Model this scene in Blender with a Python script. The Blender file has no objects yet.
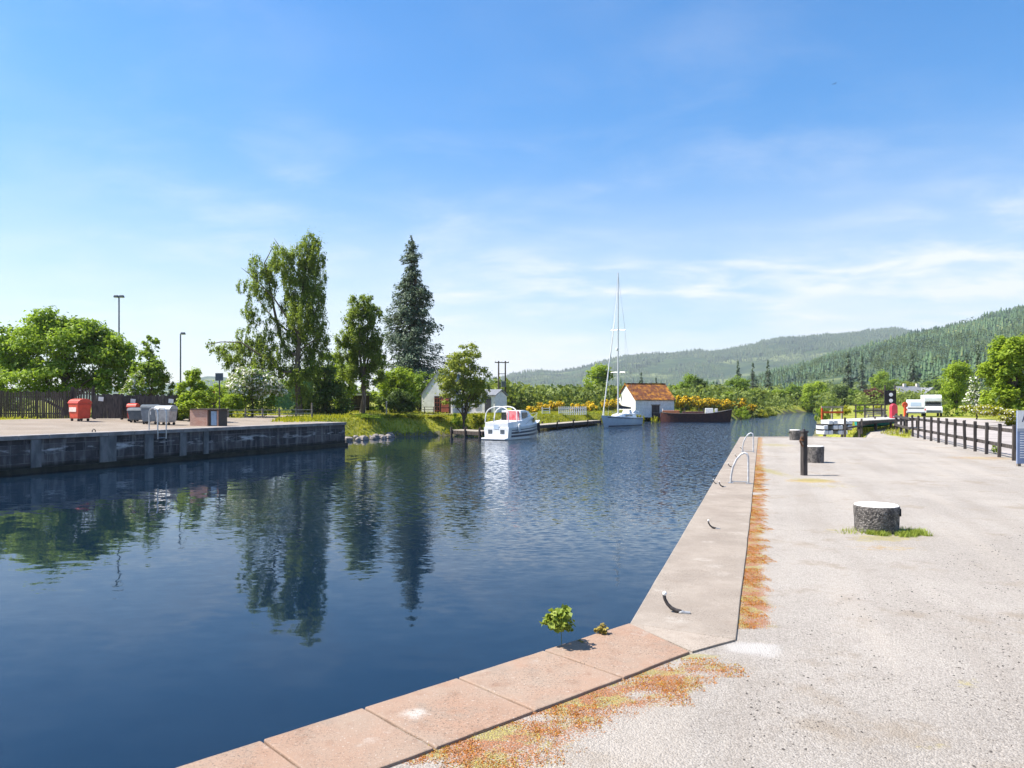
import bpy, math, random
import numpy as np
from mathutils import Vector, Matrix

SC = bpy.context.scene
COL = SC.collection
R = math.radians
PI = math.pi
F = 760.0            # focal length in pixels of the 1024 wide frame
HY = 400.0           # image row of the horizon
EYE = 1.7            # eye height above the quay

def zat(py, d): return EYE - (py - HY) / F * d
def at(px, d, z=0.0): return ((px - 512.0) / F * d, d, z)
def gp(px, py, z=0.0):
    d = (EYE - z) * F / (py - HY)
    return ((px - 512.0) / F * d, d, z)

# ------------------------------------------------------------------ mesh builder
class MB:
    def __init__(s): s.v = []; s.f = []
    def add(s, vs, fs):
        n = len(s.v); s.v += [tuple(p) for p in vs]; s.f += [tuple(i + n for i in f) for f in fs]; return s
    def box(s, c, size, rz=0.0, taper=1.0, rot=None):
        x, y, z = size[0] / 2, size[1] / 2, size[2] / 2
        t = taper
        vs = [(-x, -y, -z), (x, -y, -z), (x, y, -z), (-x, y, -z), (-x * t, -y * t, z), (x * t, -y * t, z), (x * t, y * t, z), (-x * t, y * t, z)]
        M = rot if rot is not None else Matrix.Rotation(rz, 3, 'Z')
        C = Vector(c)
        return s.add([M @ Vector(p) + C for p in vs], [(3, 2, 1, 0), (4, 5, 6, 7), (0, 1, 5, 4), (1, 2, 6, 5), (2, 3, 7, 6), (3, 0, 4, 7)])
    def bar(s, a, b, w, h=None, up=(0, 0, 1)):
        a, b = Vector(a), Vector(b); h = h or w
        d = (b - a); L = d.length; d.normalize()
        u = Vector(up)
        if abs(d.dot(u)) > .98: u = Vector((0, 1, 0))
        r = d.cross(u).normalized(); q = r.cross(d)
        M = Matrix((r, d, q)).transposed()
        return s.box((a + b) / 2, (w, L, h), rot=M)
    def tube(s, path, rad, n=8, cap=True):
        P = [Vector(p) for p in path]
        if not hasattr(rad, '__len__'): rad = [rad] * len(P)
        vs = []; fs = []; pr = None
        for i, p in enumerate(P):
            t = (P[min(i + 1, len(P) - 1)] - P[max(i - 1, 0)]).normalized()
            if pr is None:
                u = Vector((1, 0, 0)) if abs(t.x) < .9 else Vector((0, 1, 0))
                r = (u - t * u.dot(t)).normalized()
            else:
                r = (pr - t * pr.dot(t)); r = r.normalized() if r.length > 1e-6 else t.orthogonal().normalized()
            pr = r; b = t.cross(r)
            for k in range(n):
                a = 2 * PI * k / n
                vs.append(p + (r * math.cos(a) + b * math.sin(a)) * rad[i])
        for i in range(len(P) - 1):
            for k in range(n):
                k2 = (k + 1) % n
                fs.append((i * n + k, i * n + k2, (i + 1) * n + k2, (i + 1) * n + k))
        if cap:
            fs.append(tuple(range(n - 1, -1, -1))); fs.append(tuple((len(P) - 1) * n + k for k in range(n)))
        return s.add(vs, fs)
    def lathe(s, prof, n=24, c=(0, 0, 0), jit=0.0, rng=None, sy=1.0):
        vs = []; fs = []
        J = [[(1 + (rng.uniform(-jit, jit) if rng else 0)) for k in range(n)] for _ in prof]
        for i, (r, z) in enumerate(prof):
            for k in range(n):
                a = 2 * PI * k / n; rr = r * J[i][k]
                vs.append((c[0] + rr * math.cos(a), c[1] + sy * rr * math.sin(a), c[2] + z))
        for i in range(len(prof) - 1):
            for k in range(n):
                k2 = (k + 1) % n
                fs.append((i * n + k, i * n + k2, (i + 1) * n + k2, (i + 1) * n + k))
        fs.append(tuple(range(n - 1, -1, -1))); fs.append(tuple((len(prof) - 1) * n + k for k in range(n)))
        return s.add(vs, fs)
    def prism(s, pts, depth_vec):
        """closed polygon pts (3d, any plane) extruded by depth_vec"""
        n = len(pts); D = Vector(depth_vec)
        vs = [Vector(p) for p in pts] + [Vector(p) + D for p in pts]
        fs = [tuple(range(n - 1, -1, -1)), tuple(range(n, 2 * n))]
        for k in range(n):
            k2 = (k + 1) % n; fs.append((k, k2, n + k2, n + k))
        return s.add(vs, fs)
    def loft(s, rings, cap=True):
        n = len(rings[0]); vs = [p for r in rings for p in r]; fs = []
        for i in range(len(rings) - 1):
            for k in range(n):
                k2 = (k + 1) % n
                fs.append((i * n + k, i * n + k2, (i + 1) * n + k2, (i + 1) * n + k))
        if cap:
            fs.append(tuple(range(n - 1, -1, -1))); fs.append(tuple((len(rings) - 1) * n + k for k in range(n)))
        return s.add(vs, fs)
    def build(s, name, mat, parent=None, smooth=False, bevel=0.0, fix=True):
        me = bpy.data.meshes.new(name)
        me.from_pydata(s.v, [], s.f); me.update()
        if fix:
            import bmesh
            b = bmesh.new(); b.from_mesh(me); bmesh.ops.recalc_face_normals(b, faces=b.faces); b.to_mesh(me); b.free()
        o = bpy.data.objects.new(name, me); COL.objects.link(o)
        if mat: me.materials.append(mat)
        if parent: o.parent = parent
        if smooth:
            me.shade_smooth()
            try: me.set_sharp_from_angle(angle=R(40))
            except Exception: pass
        if bevel > 0:
            m = o.modifiers.new('bevel', 'BEVEL'); m.width = bevel; m.segments = 2; m.limit_method = 'ANGLE'; m.angle_limit = R(40)
        return o

def tag(o, label, cat, group=None, kind=None):
    if label: o['label'] = label
    if cat: o['category'] = cat
    if group: o['group'] = group
    if kind: o['kind'] = kind
    return o
def thing(name, label, cat, loc=(0, 0, 0), rz=0.0, group=None):
    o = bpy.data.objects.new(name, None); o.empty_display_size = .2; COL.objects.link(o)
    o.location = loc; o.rotation_euler = (0, 0, rz)
    return tag(o, label, cat, group)
def dup(root, loc, rz=0.0, label=None, scale=None):
    r = root.copy(); COL.objects.link(r); r.location = loc; r.rotation_euler = (0, 0, rz)
    if label: r['label'] = label
    if scale: r.scale = (scale,) * 3 if not hasattr(scale, '__len__') else scale
    for ch in list(root.children):
        c = ch.copy(); COL.objects.link(c); c.parent = r
        for g in list(ch.children):
            d = g.copy(); COL.objects.link(d); d.parent = c
    return r
def npmesh(name, V, Fq, mat, parent=None, attrs=None, tri=False, smooth=False):
    """V (n,3) array, Fq (m,k) int array of equal sided faces; attrs: name -> per-face or per-vertex floats"""
    me = bpy.data.meshes.new(name); k = Fq.shape[1]; m = len(Fq)
    me.vertices.add(len(V)); me.vertices.foreach_set('co', np.ascontiguousarray(V, dtype=np.float32).ravel())
    me.loops.add(m * k); me.loops.foreach_set('vertex_index', np.ascontiguousarray(Fq, dtype=np.int32).ravel())
    me.polygons.add(m); me.polygons.foreach_set('loop_start', np.arange(0, m * k, k, dtype=np.int32))
    me.update(calc_edges=True)
    for a, val in (attrs or {}).items():
        at_ = me.attributes.new(a, 'FLOAT', 'FACE' if len(val) == m else 'POINT')
        at_.data.foreach_set('value', np.ascontiguousarray(val, dtype=np.float32))
    if smooth: me.shade_smooth()
    o = bpy.data.objects.new(name, me); COL.objects.link(o)
    if mat: me.materials.append(mat)
    if parent: o.parent = parent
    return o

# ------------------------------------------------------------------ materials
class NT:
    def __init__(s, name, world=None):
        if world: s.t = world.node_tree
        else:
            s.m = bpy.data.materials.new(name); s.m.use_nodes = True; s.t = s.m.node_tree
        s.t.nodes.clear()
    def n(s, typ, **kw):
        nd = s.t.nodes.new(typ)
        for k, v in kw.items():
            if k == 'i':
                for kk, vv in v.items():
                    if isinstance(vv, bpy.types.NodeSocket): s.t.links.new(vv, nd.inputs[kk])
                    else: nd.inputs[kk].default_value = vv
            else: setattr(nd, k, v)
        return nd
    def l(s, a, b): s.t.links.new(a, b)
    def coord(s, which='Object'): return s.n('ShaderNodeTexCoord').outputs[which]
    def noise(s, vec, scale, detail=4, rough=.55, dist=0.0):
        return s.n('ShaderNodeTexNoise', i={'Vector': vec, 'Scale': scale, 'Detail': detail, 'Roughness': rough, 'Distortion': dist}).outputs['Fac']
    def ramp(s, fac, a, b, smooth=True):
        return s.n('ShaderNodeMapRange', interpolation_type='SMOOTHSTEP' if smooth else 'LINEAR', i={'Value': fac, 'From Min': a, 'From Max': b}).outputs['Result']
    def mix(s, fac, a, b, mode='MIX'):
        nd = s.n('ShaderNodeMix', data_type='RGBA', blend_type=mode)
        for k, v in ((0, fac), (6, a), (7, b)):
            if isinstance(v, bpy.types.NodeSocket): s.l(v, nd.inputs[k])
            else: nd.inputs[k].default_value = v if k == 0 else c4(v)
        return nd.outputs[2]
    def math(s, op, a, b=0.0, clamp=False):
        nd = s.n('ShaderNodeMath', operation=op, use_clamp=clamp)
        for k, v in ((0, a), (1, b)):
            if isinstance(v, bpy.types.NodeSocket): s.l(v, nd.inputs[k])
            else: nd.inputs[k].default_value = v
        return nd.outputs[0]
    def attr(s, name): return s.n('ShaderNodeAttribute', attribute_name=name).outputs['Fac']
    def bump(s, h, strength=.3, dist=.02, normal=None):
        i = {'Height': h, 'Strength': strength, 'Distance': dist}
        if normal: i['Normal'] = normal
        return s.n('ShaderNodeBump', i=i).outputs['Normal']
    def out(s, col, rough=.8, spec=.3, metal=0.0, normal=None, **extra):
        i = {'Base Color': c4(col), 'Roughness': rough, 'Specular IOR Level': spec, 'Metallic': metal}
        if normal: i['Normal'] = normal
        i.update(extra)
        p = s.n('ShaderNodeBsdfPrincipled', i=i)
        s.n('ShaderNodeOutputMaterial', i={'Surface': p.outputs[0]})
        return s.m
def c4(c):
    if isinstance(c, bpy.types.NodeSocket): return c
    return (c[0], c[1], c[2], 1.0)

def pm(name, c1, c2=None, scale=6.0, lo=.35, hi=.65, rough=.75, spec=.3, metal=0.0, bump=0.0, bscale=None, bdist=.01, c3=None, s3=30.0, t3=(.6, .7), stretch=None):
    t = NT(name); v = t.coord()
    if stretch: v = t.n('ShaderNodeMapping', i={'Vector': v, 'Scale': stretch}).outputs[0]
    col = c1
    if c2: col = t.mix(t.ramp(t.noise(v, scale, 6), lo, hi), c1, c2)
    if c3: col = t.mix(t.ramp(t.noise(v, s3, 4), *t3), col, c3)
    nrm = t.bump(t.noise(v, bscale or scale * 4, 6), bump, bdist) if bump else None
    return t.out(col, rough, spec, metal, nrm)

def leafmat(name, dark, light, extra=None, transl=.32, rough=.55):
    t = NT(name); r = t.attr('rnd')
    col = t.mix(t.ramp(r, -.12, .72, False), dark, light)
    if extra: col = t.mix(t.ramp(r, .86, .93), col, extra)
    p = t.n('ShaderNodeBsdfPrincipled', i={'Base Color': col, 'Roughness': rough, 'Specular IOR Level': .25})
    tr = t.n('ShaderNodeBsdfTranslucent', i={'Color': t.mix(.5, col, (light[0] * 1.25, light[1] * 1.2, light[2] * .6))})
    ms = t.n('ShaderNodeMixShader', i={0: transl, 1: p.outputs[0], 2: tr.outputs[0]})
    t.n('ShaderNodeOutputMaterial', i={'Surface': ms.outputs[0]})
    return t.m

M = {}
M['white'] = pm('white_paint', (.78, .78, .76), (.66, .67, .66), 3, rough=.4, spec=.4)
M['white_rough'] = pm('whitewash', (.80, .80, .78), (.66, .66, .63), 2.5, rough=.9, bump=.35, bscale=25, bdist=.03)
M['gel'] = pm('gelcoat', (.80, .81, .82), (.74, .75, .76), 2, rough=.22, spec=.5)
M['gel_blue'] = pm('gelcoat_blue', (.50, .60, .72), (.44, .54, .66), 2, rough=.25, spec=.5)
M['navy'] = pm('navy_stripe', (.02, .035, .09), rough=.3, spec=.5)
M['glass'] = pm('dark_glass', (.02, .025, .03), rough=.06, spec=.6)
M['black_wood'] = pm('black_stained_timber', (.038, .034, .033), (.085, .072, .064), 9, rough=.8, bump=.3, bscale=40, stretch=(1, 1, .2))
M['dark_wood'] = pm('dark_weathered_boards', (.045, .035, .03), (.10, .08, .07), 3, rough=.85, bump=.3, bscale=30, stretch=(3, 3, .15))
M['pale_wood'] = pm('bleached_timber', (.42, .38, .32), (.30, .26, .22), 5, rough=.85, bump=.3, bscale=30)
M['grey_wood'] = pm('grey_timber', (.23, .2, .17), (.14, .12, .1), 5, rough=.85, bump=.3, bscale=30)
M['steel'] = pm('galvanised_steel', (.55, .56, .57), (.42, .43, .44), 14, rough=.38, metal=.75, spec=.5)
M['zinc'] = pm('zinc_sheet', (.42, .43, .44), (.30, .31, .32), 4, rough=.5, metal=.5)
M['white_steel'] = pm('white_painted_steel', (.55, .56, .57), (.40, .40, .41), 12, rough=.35, spec=.5)
M['iron'] = pm('black_iron', (.03, .028, .028), (.06, .05, .045), 15, rough=.6, spec=.4, bump=.2, bscale=60, bdist=.004)
M['rust'] = pm('rusty_iron', (.16, .07, .03), (.06, .04, .03), 20, rough=.85, bump=.4, bscale=80, bdist=.004)
M['red'] = pm('red_plastic', (.62, .07, .04), (.5, .055, .03), 3, rough=.45, spec=.4)
M['pink_red'] = pm('red_fibreglass', (.66, .05, .085), (.55, .04, .06), 4, rough=.35, spec=.5)
M['orange_red'] = pm('orange_red_paint', (.62, .09, .03), rough=.5)
M['label'] = pm('faded_sticker', (.72, .60, .55), (.6, .45, .4), 8, rough=.6)
M['dgrey_plastic'] = pm('dark_grey_plastic', (.07, .09, .11), (.10, .12, .14), 4, rough=.5)
M['rubber'] = pm('black_rubber', (.015, .015, .016), rough=.7)
M['brick'] = None
M['blue_door'] = pm('pale_blue_board', (.26, .38, .52), (.2, .3, .42), 4, rough=.6)
M['slate'] = pm('slate_roof', (.16, .17, .19), (.22, .23, .25), 4, rough=.7, bump=.3)
M['teal'] = pm('teal_hull_paint', (.03, .30, .27), (.02, .22, .2), 5, rough=.4)
M['maroon'] = pm('maroon_hull', (.045, .018, .02), (.075, .028, .022), 3, rough=.55, bump=.15, c3=(.13, .05, .025), s3=4, t3=(.62, .72))
M['rustdeck'] = pm('rusty_deck', (.30, .11, .05), (.2, .09, .05), 3, rough=.8)
M['bark'] = pm('bark', (.11, .085, .065), (.06, .045, .035), 6, rough=.95, bump=.6, bscale=18, bdist=.04, stretch=(1, 1, .25))
M['bark_pale'] = pm('pale_bark', (.17, .14, .11), (.09, .07, .055), 5, rough=.95, bump=.5, bscale=15, bdist=.03, stretch=(1, 1, .25))
M['stone_grey'] = pm('rubble_stone', (.30, .27, .25), (.18, .16, .15), 2, rough=.9, bump=.5, bscale=8, bdist=.05)
M['cream'] = pm('cream_render', (.66, .60, .54), (.58, .52, .47), 2, rough=.9)
M['clothdark'] = pm('dark_canvas', (.04, .04, .045), rough=.9)
M['clothred'] = pm('red_canvas', (.55, .08, .10), (.62, .25, .26), 3, rough=.8)
M['mesh_green'] = pm('green_wire', (.07, .22, .17), rough=.6)

def brickmat(name, c1, c2, mortar, scale, bw, bh, msize=.012, rough=.9, stain=None):
    t = NT(name); v = t.coord()
    # object space x along the wall, z up
    sep = t.n('ShaderNodeSeparateXYZ', i={0: v})
    uv = t.n('ShaderNodeCombineXYZ', i={0: t.math('ADD', sep.outputs[0], sep.outputs[1]), 1: sep.outputs[2]}).outputs[0]
    b = t.n('ShaderNodeTexBrick', i={'Vector': uv, 'Color1': c4(c1), 'Color2': c4(c2), 'Mortar': c4(mortar), 'Scale': scale, 'Brick Width': bw, 'Row Height': bh, 'Mortar Size': msize, 'Mortar Smooth': .3, 'Bias': 0.0})
    col = t.mix(t.ramp(t.noise(v, 3, 6), .3, .75), b.outputs['Color'], t.mix(.5, b.outputs['Color'], c1))
    n1 = t.bump(t.math('ADD', t.math('MULTIPLY', b.outputs['Fac'], -.6), t.math('MULTIPLY', t.noise(v, 14, 6), .5)), .5, .02)
    return t.out(col, rough, .2, 0, n1)
M['brick'] = brickmat('red_brick', (.42, .20, .14), (.52, .31, .23), (.42, .36, .32), 1.0, .22, .075)

# roof tiles, rusty with lichen
def roofmat():
    t = NT('rusty_roof'); v = t.coord(); sep = t.n('ShaderNodeSeparateXYZ', i={0: v})
    lich = t.ramp(t.noise(v, 1.2, 7, .65), .45, .68)
    col = t.mix(t.ramp(t.noise(v, 3, 6), .3, .7), (.20, .07, .03), (.11, .045, .025))
    col = t.mix(lich, col, (.48, .21, .03))
    w = t.n('ShaderNodeTexWave', wave_type='BANDS', bands_direction='X', i={'Vector': v, 'Scale': 4.0}).outputs['Fac']
    return t.out(col, .9, .2, 0, t.bump(w, .5, .03))
M['rusty_roof'] = roofmat()

# stone drum of the bollards
def bollardmat():
    t = NT('black_weathered_stone'); v = t.coord()
    n = t.noise(v, 9, 8, .7); n2 = t.noise(v, 45, 5, .7)
    col = t.mix(t.ramp(n, .38, .66), (.05, .046, .044), (.17, .155, .142))
    col = t.mix(t.ramp(n2, .54, .66), col, (.36, .33, .30))
    vo = t.n('ShaderNodeTexVoronoi', i={'Vector': v, 'Scale': 38.0}).outputs['Distance']
    h = t.math('ADD', t.math('MULTIPLY', n, 1.0), t.math('MULTIPLY', vo, .5))
    return t.out(col, .8, .3, 0, t.bump(h, .8, .03))
M['bollard'] = bollardmat()
M['whitecap'] = pm('worn_white_top', (.80, .79, .76), (.60, .57, .53), 7, .45, .8, rough=.85, bump=.4, bscale=30, bdist=.01)

# concrete and sandstone copings (object space = world space)
def copingmat(name, a, b, lich, spot):
    t = NT(name); v = t.coord()
    col = t.mix(t.ramp(t.noise(v, 1.4, 7, .6), .3, .7), a, b)
    col = t.mix(t.math('MULTIPLY', t.ramp(t.noise(v, 7, 6, .65), .5, .75), .6), col, (a[0] * .66, a[1] * .60, a[2] * .56))
    col = t.mix(t.math('MULTIPLY', t.ramp(t.noise(v, 3.3, 9, .75), .50, .66), .6), col, (.25, .205, .165))
    col = t.mix(t.math('MULTIPLY', t.ramp(t.noise(v, 2.6, 8, .75), .58, .70), .45), col, lich)
    vo = t.n('ShaderNodeTexVoronoi', i={'Vector': t.mix(.12, v, t.n('ShaderNodeTexNoise', i={'Vector': v, 'Scale': 6.0}).outputs['Color']), 'Scale': 3.1, 'Randomness': 1.0})
    pick = t.ramp(t.n('ShaderNodeSeparateColor', i={0: vo.outputs['Color']}).outputs[0], .50, .54)
    sp = t.math('MULTIPLY', t.math('SUBTRACT', 1.0, t.ramp(vo.outputs['Distance'], .14, .34)), pick)
    sp = t.math('MULTIPLY', sp, t.ramp(t.noise(v, 16, 5, .65), .38, .56))
    col = t.mix(t.math('MULTIPLY', sp, spot), col, lich)
    rnd_ = t.n('ShaderNodeObjectInfo').outputs['Random']
    col = t.mix(t.math('MULTIPLY', rnd_, .30), col, (a[0] * .62, a[1] * .66, a[2] * .68))
    fine = t.noise(v, 120, 4, .7)
    col = t.mix(t.math('MULTIPLY', t.ramp(fine, .57, .68), .7), col, (.13, .105, .09))
    col = t.mix(t.math('MULTIPLY', t.ramp(t.noise(v, 75, 3, .6), .6, .72), .4), col, (.6, .57, .53))
    col = t.mix(t.math('MULTIPLY', t.math('MULTIPLY', t.ramp(t.noise(v, 60, 5, .8), .52, .62), t.ramp(t.noise(v, 1.7, 5, .6), .4, .6)), .75), col, (.10, .08, .065))
    sepn = t.math('ADD', t.math('MULTIPLY', t.noise(v, 9, 6), .6), t.math('MULTIPLY', fine, .3))
    return t.out(col, .9, .25, 0, t.bump(sepn, .55, .02))
M['concrete'] = copingmat('worn_concrete', (.345, .295, .245), (.25, .208, .17), (.44, .40, .35), .5)
M['sandstone'] = copingmat('red_sandstone', (.325, .205, .142), (.315, .245, .19), (.46, .43, .39), .95)

# old canal wall
def wallmat():
    t = NT('canal_wall_stone'); v = t.coord(); sep = t.n('ShaderNodeSeparateXYZ', i={0: v})
    uv = t.n('ShaderNodeCombineXYZ', i={0: sep.outputs[0], 1: sep.outputs[2]}).outputs[0]
    b = t.n('ShaderNodeTexBrick', i={'Vector': uv, 'Color1': c4((.05, .047, .05)), 'Color2': c4((.15, .13, .125)), 'Mortar': c4((.22, .205, .195)), 'Scale': 1.0, 'Brick Width': 1.25, 'Row Height': .44, 'Mortar Size': .02, 'Mortar Smooth': .4})
    stre = t.n('ShaderNodeMapping', i={'Vector': v, 'Scale': (1.0, 1.0, .12)}).outputs[0]
    col = t.mix(t.ramp(t.noise(v, .9, 7, .65), .4, .7), b.outputs['Color'], (.045, .045, .05))
    col = t.mix(t.math('MULTIPLY', t.ramp(t.noise(stre, 2.6, 7, .65), .50, .68), .75), col, (.27, .255, .245))
    band = t.math('MULTIPLY', t.ramp(sep.outputs[2], -1.05, -.75), t.math('SUBTRACT', 1.0, t.ramp(sep.outputs[2], -.72, -.5)))
    lime = t.math('MULTIPLY', band, t.ramp(t.noise(t.n('ShaderNodeMapping', i={'Vector': v, 'Scale': (.35, 1, 1.6)}).outputs[0], 1.6, 6, .65), .5, .62))
    col = t.mix(t.math('MULTIPLY', lime, .95), col, (.60, .58, .57))
    wet = t.math('SUBTRACT', 1.0, t.ramp(sep.outputs[2], -1.55, -1.25))
    col = t.mix(t.math('MULTIPLY', wet, .85), col, (.018, .02, .014))
    h = t.math('ADD', t.math('MULTIPLY', b.outputs['Fac'], -.7), t.noise(v, 5, 7))
    return t.out(col, .85, .25, 0, t.bump(h, .8, .06))
M['canal_wall'] = wallmat()
M['pier'] = pm('pale_concrete_strip', (.24, .235, .23), (.13, .13, .13), 2.5, rough=.9, bump=.3, stretch=(1, 1, .4))

# foliage
M['sycamore'] = leafmat('sycamore_leaf', (0.062, 0.138, 0.018), (0.281, 0.407, 0.042), transl=.5)
M['bright'] = leafmat('bright_leaf', (0.100, 0.188, 0.018), (0.324, 0.432, 0.040), transl=.5)
M['larch'] = leafmat('larch_leaf', (0.062, 0.112, 0.022), (0.253, 0.337, 0.050), transl=.5)
M['mid'] = leafmat('mid_leaf', (0.062, 0.125, 0.022), (0.230, 0.337, 0.040), transl=.5)
M['dark'] = leafmat('dark_leaf', (.03, .06, .015), (0.108, 0.168, 0.030))
M['spruce'] = leafmat('spruce_needle', (.035, .06, .045), (0.125, 0.175, 0.106), transl=.2)
M['olive'] = leafmat('olive_leaf', (0.125, 0.188, 0.031), (0.310, 0.360, 0.056), transl=.5)
M['yellowgreen'] = leafmat('yellowgreen_leaf', (0.175, 0.225, 0.019), (0.389, 0.389, 0.027), transl=.5)
M['copper'] = leafmat('copper_leaf', (.09, .035, .03), (.19, .08, .06))
M['gorse'] = leafmat('gorse_spine', (.08, .11, .018), (.19, .21, .03))
M['gorse_bloom'] = leafmat('gorse_bloom', (.66, .36, .008), (.85, .60, .02), transl=.3)
M['may_bloom'] = leafmat('hawthorn_bloom', (.55, .55, .46), (.75, .75, .68), transl=.2)
M['grassblade'] = leafmat('grass_blade', (.16, .21, .02), (0.440, 0.440, 0.050), (.46, .38, .12), transl=.4)
M['weed'] = leafmat('weed_leaf', (.14, .22, .03), (.32, .38, .06))
M['moss'] = leafmat('moss_tuft', (.26, .08, .012), (.50, .20, .025), (.46, .40, .06), transl=.2)
M['forest'] = leafmat('conifer_forest', (.018, .042, .030), (.075, .14, .055), (.16, .19, .06), transl=.12)
M['hillwood'] = leafmat('hill_broadleaf', (.03, .06, .022), (.11, .155, .04), transl=.3)
M['wood'] = leafmat('broadleaf_wood', (.05, .09, .025), (0.230, 0.287, 0.057), transl=.35)
M['forest_far'] = leafmat('far_conifer_forest', (.03, .055, .038), (.085, .12, .06), transl=.1)

# ------------------------------------------------------------------ camera
cam = bpy.data.cameras.new('camera'); co = bpy.data.objects.new('camera', cam); COL.objects.link(co)
cam.sensor_width = 36.0; cam.lens = 36.0 * F / 1024.0
co.location = (0, 0, EYE); co.rotation_euler = (R(90), 0, 0)
cam.shift_y = (HY - 384.0) / 1024.0
cam.clip_start = .1; cam.clip_end = 20000
SC.camera = co

# ------------------------------------------------------------------ light
SUN = Vector((-1.0, .03, 1.42)).normalized()
sl = bpy.data.lights.new('sun', 'SUN'); so = bpy.data.objects.new('sun', sl); COL.objects.link(so)
sl.energy = 3.9; sl.angle = R(.53); sl.color = (1.0, .93, .83)
so.rotation_euler = SUN.to_track_quat('Z', 'Y').to_euler(); so.location = (-60, 20, 90)
W = bpy.data.worlds.new('World'); SC.world = W; W.use_nodes = True
t = NT('w', W)
sky = t.n('ShaderNodeTexSky', sky_type='NISHITA', sun_disc=False)
sky.sun_elevation = math.asin(SUN.z); sky.sun_rotation = math.atan2(SUN.x, SUN.y)
sky.air_density = 1.0; sky.dust_density = .4; sky.ozone_density = 2.2; sky.altitude = 50
d = t.n('ShaderNodeTexCoord').outputs['Generated']
s = t.n('ShaderNodeSeparateXYZ', i={0: d})
zz = t.math('ADD', t.math('MAXIMUM', s.outputs[2], 0.0), .13)
p = t.n('ShaderNodeCombineXYZ', i={0: t.math('DIVIDE', s.outputs[0], zz), 1: t.math('DIVIDE', s.outputs[1], zz), 2: 0.0}).outputs[0]
pa = \
     t.n('ShaderNodeMapping', i={'Vector': p, 'Rotation': (0, 0, R(14)), 'Location': (5.3, 2.2, 0), 'Scale': (.9, 1.15, 1)}).outputs[0]
big = t.ramp(t.noise(pa, .9, 3, .5), .34, .66)
wisp = t.ramp(t.noise(pa, 2.6, 8, .58, .3), .36, .85)
# more cloud to the right (+X) and lower in the sky
side = t.ramp(t.math('DIVIDE', s.outputs[0], t.math('MAXIMUM', s.outputs[1], .2)), -.75, .25)
hgt = t.math('SUBTRACT', 1.0, t.ramp(s.outputs[2], .12, .42))
cl = t.math('MULTIPLY', t.math('MULTIPLY', t.math('MULTIPLY', wisp, .6), big), t.math('ADD', .25, t.math('MULTIPLY', t.math('MULTIPLY', side, hgt), 1.3)))
veil = t.math('MULTIPLY', t.math('SUBTRACT', 1.0, t.ramp(s.outputs[2], .0, .34)), t.math('MULTIPLY', t.ramp(t.noise(pa, .5, 5, .6), .05, .65), t.math('ADD', .75, t.math('MULTIPLY', side, .45))))
fac = t.math('MINIMUM', t.math('ADD', t.math('MULTIPLY', cl, .95), t.math('MULTIPLY', veil, .75)), .9)
skc = t.n('ShaderNodeHueSaturation', i={'Color': sky.outputs[0], 'Saturation': 1.36, 'Value': t.math('SUBTRACT', .82, t.math('MULTIPLY', t.math('SUBTRACT', 1.0, t.ramp(s.outputs[2], .0, .42)), .20))}).outputs[0]
colr = t.mix(fac, skc, (3.95, 4.05, 4.25))
bg = t.n('ShaderNodeBackground', i={'Color': colr, 'Strength': .100})
t.n('ShaderNodeOutputWorld', i={'Surface': bg.outputs[0]})

vs = SC.view_settings
SC.display_settings.display_device = 'sRGB'
vs.view_transform = 'Standard'; vs.look = 'None'; vs.exposure = 1.42; vs.gamma = 1.0; vs.use_curve_mapping = False
SC.render.engine = 'CYCLES'
cy = SC.cycles
cy.use_denoising = True
try: cy.denoiser = 'OPENIMAGEDENOISE'; cy.denoising_prefilter = 'ACCURATE'
except Exception: pass
cy.max_bounces = 10; cy.diffuse_bounces = 7; cy.glossy_bounces = 3; cy.transmission_bounces = 4; cy.transparent_max_bounces = 6; cy.volume_bounces = 0
cy.caustics_reflective = False; cy.caustics_refractive = False
cy.sample_clamp_indirect = 6
# ------------------------------------------------------------------ plan of the basin (metres, camera at the origin looking along +Y)
WATER_Z = -1.8
QC = np.array((.89, 5.74)); QE = np.array((10.47, 34.9)); QE2 = np.array((14.4, 35.2))
LA = np.array((-23.7, 35.0)); LB = np.array((-12.7, 58.0))
uR = (QE - QC) / np.linalg.norm(QE - QC)              # along the long quay
uL = np.array((-.735, -.678))                         # along the near quay, towards the left
uW = (LB - LA) / np.linalg.norm(LB - LA)              # along the far left quay
P0 = QC + uL * 60; LA2 = LA - uW * 110
CANAL = [tuple(P0), tuple(QC), tuple(QE), tuple(QE2),
         (16.2, 40), (20.5, 52), (27.5, 70), (40, 100), (60, 150), (84, 205), (128, 262),
         (116, 268), (77, 207), (52, 160), (36.5, 129), (30, 126), (22, 126.5), (17.5, 113), (12.6, 108), (2, 88), (-2.6, 79), (-6, 75), (-10.6, 72), (-14.4, 66.5), (-13.6, 60),
         tuple(LB), tuple(LA), tuple(LA2)]
WALLSEG = {0, 1, 2, len(CANAL) - 3, len(CANAL) - 2}
def canal_sd(x, y):
    """signed distance to the canal outline (negative in the water) and the nearest edge"""
    best = np.full(x.shape, 1e9); seg = np.zeros(x.shape, int); ins = np.zeros(x.shape, bool)
    n = len(CANAL)
    for i in range(n):
        ax, ay = CANAL[i]; bx, by = CANAL[(i + 1) % n]
        dx, dy = bx - ax, by - ay
        tt = np.clip(((x - ax) * dx + (y - ay) * dy) / (dx * dx + dy * dy), 0, 1)
        dd = np.hypot(x - ax - tt * dx, y - ay - tt * dy)
        m = dd < best; best[m] = dd[m]; seg[m] = i
        c = ((ay > y) != (by > y))
        with np.errstate(divide='ignore', invalid='ignore'):
            c &= x < (bx - ax) * (y - ay) / (by - ay if by != ay else 1e-9) + ax
        ins ^= c
    return np.where(ins, -best, best), seg
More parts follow.
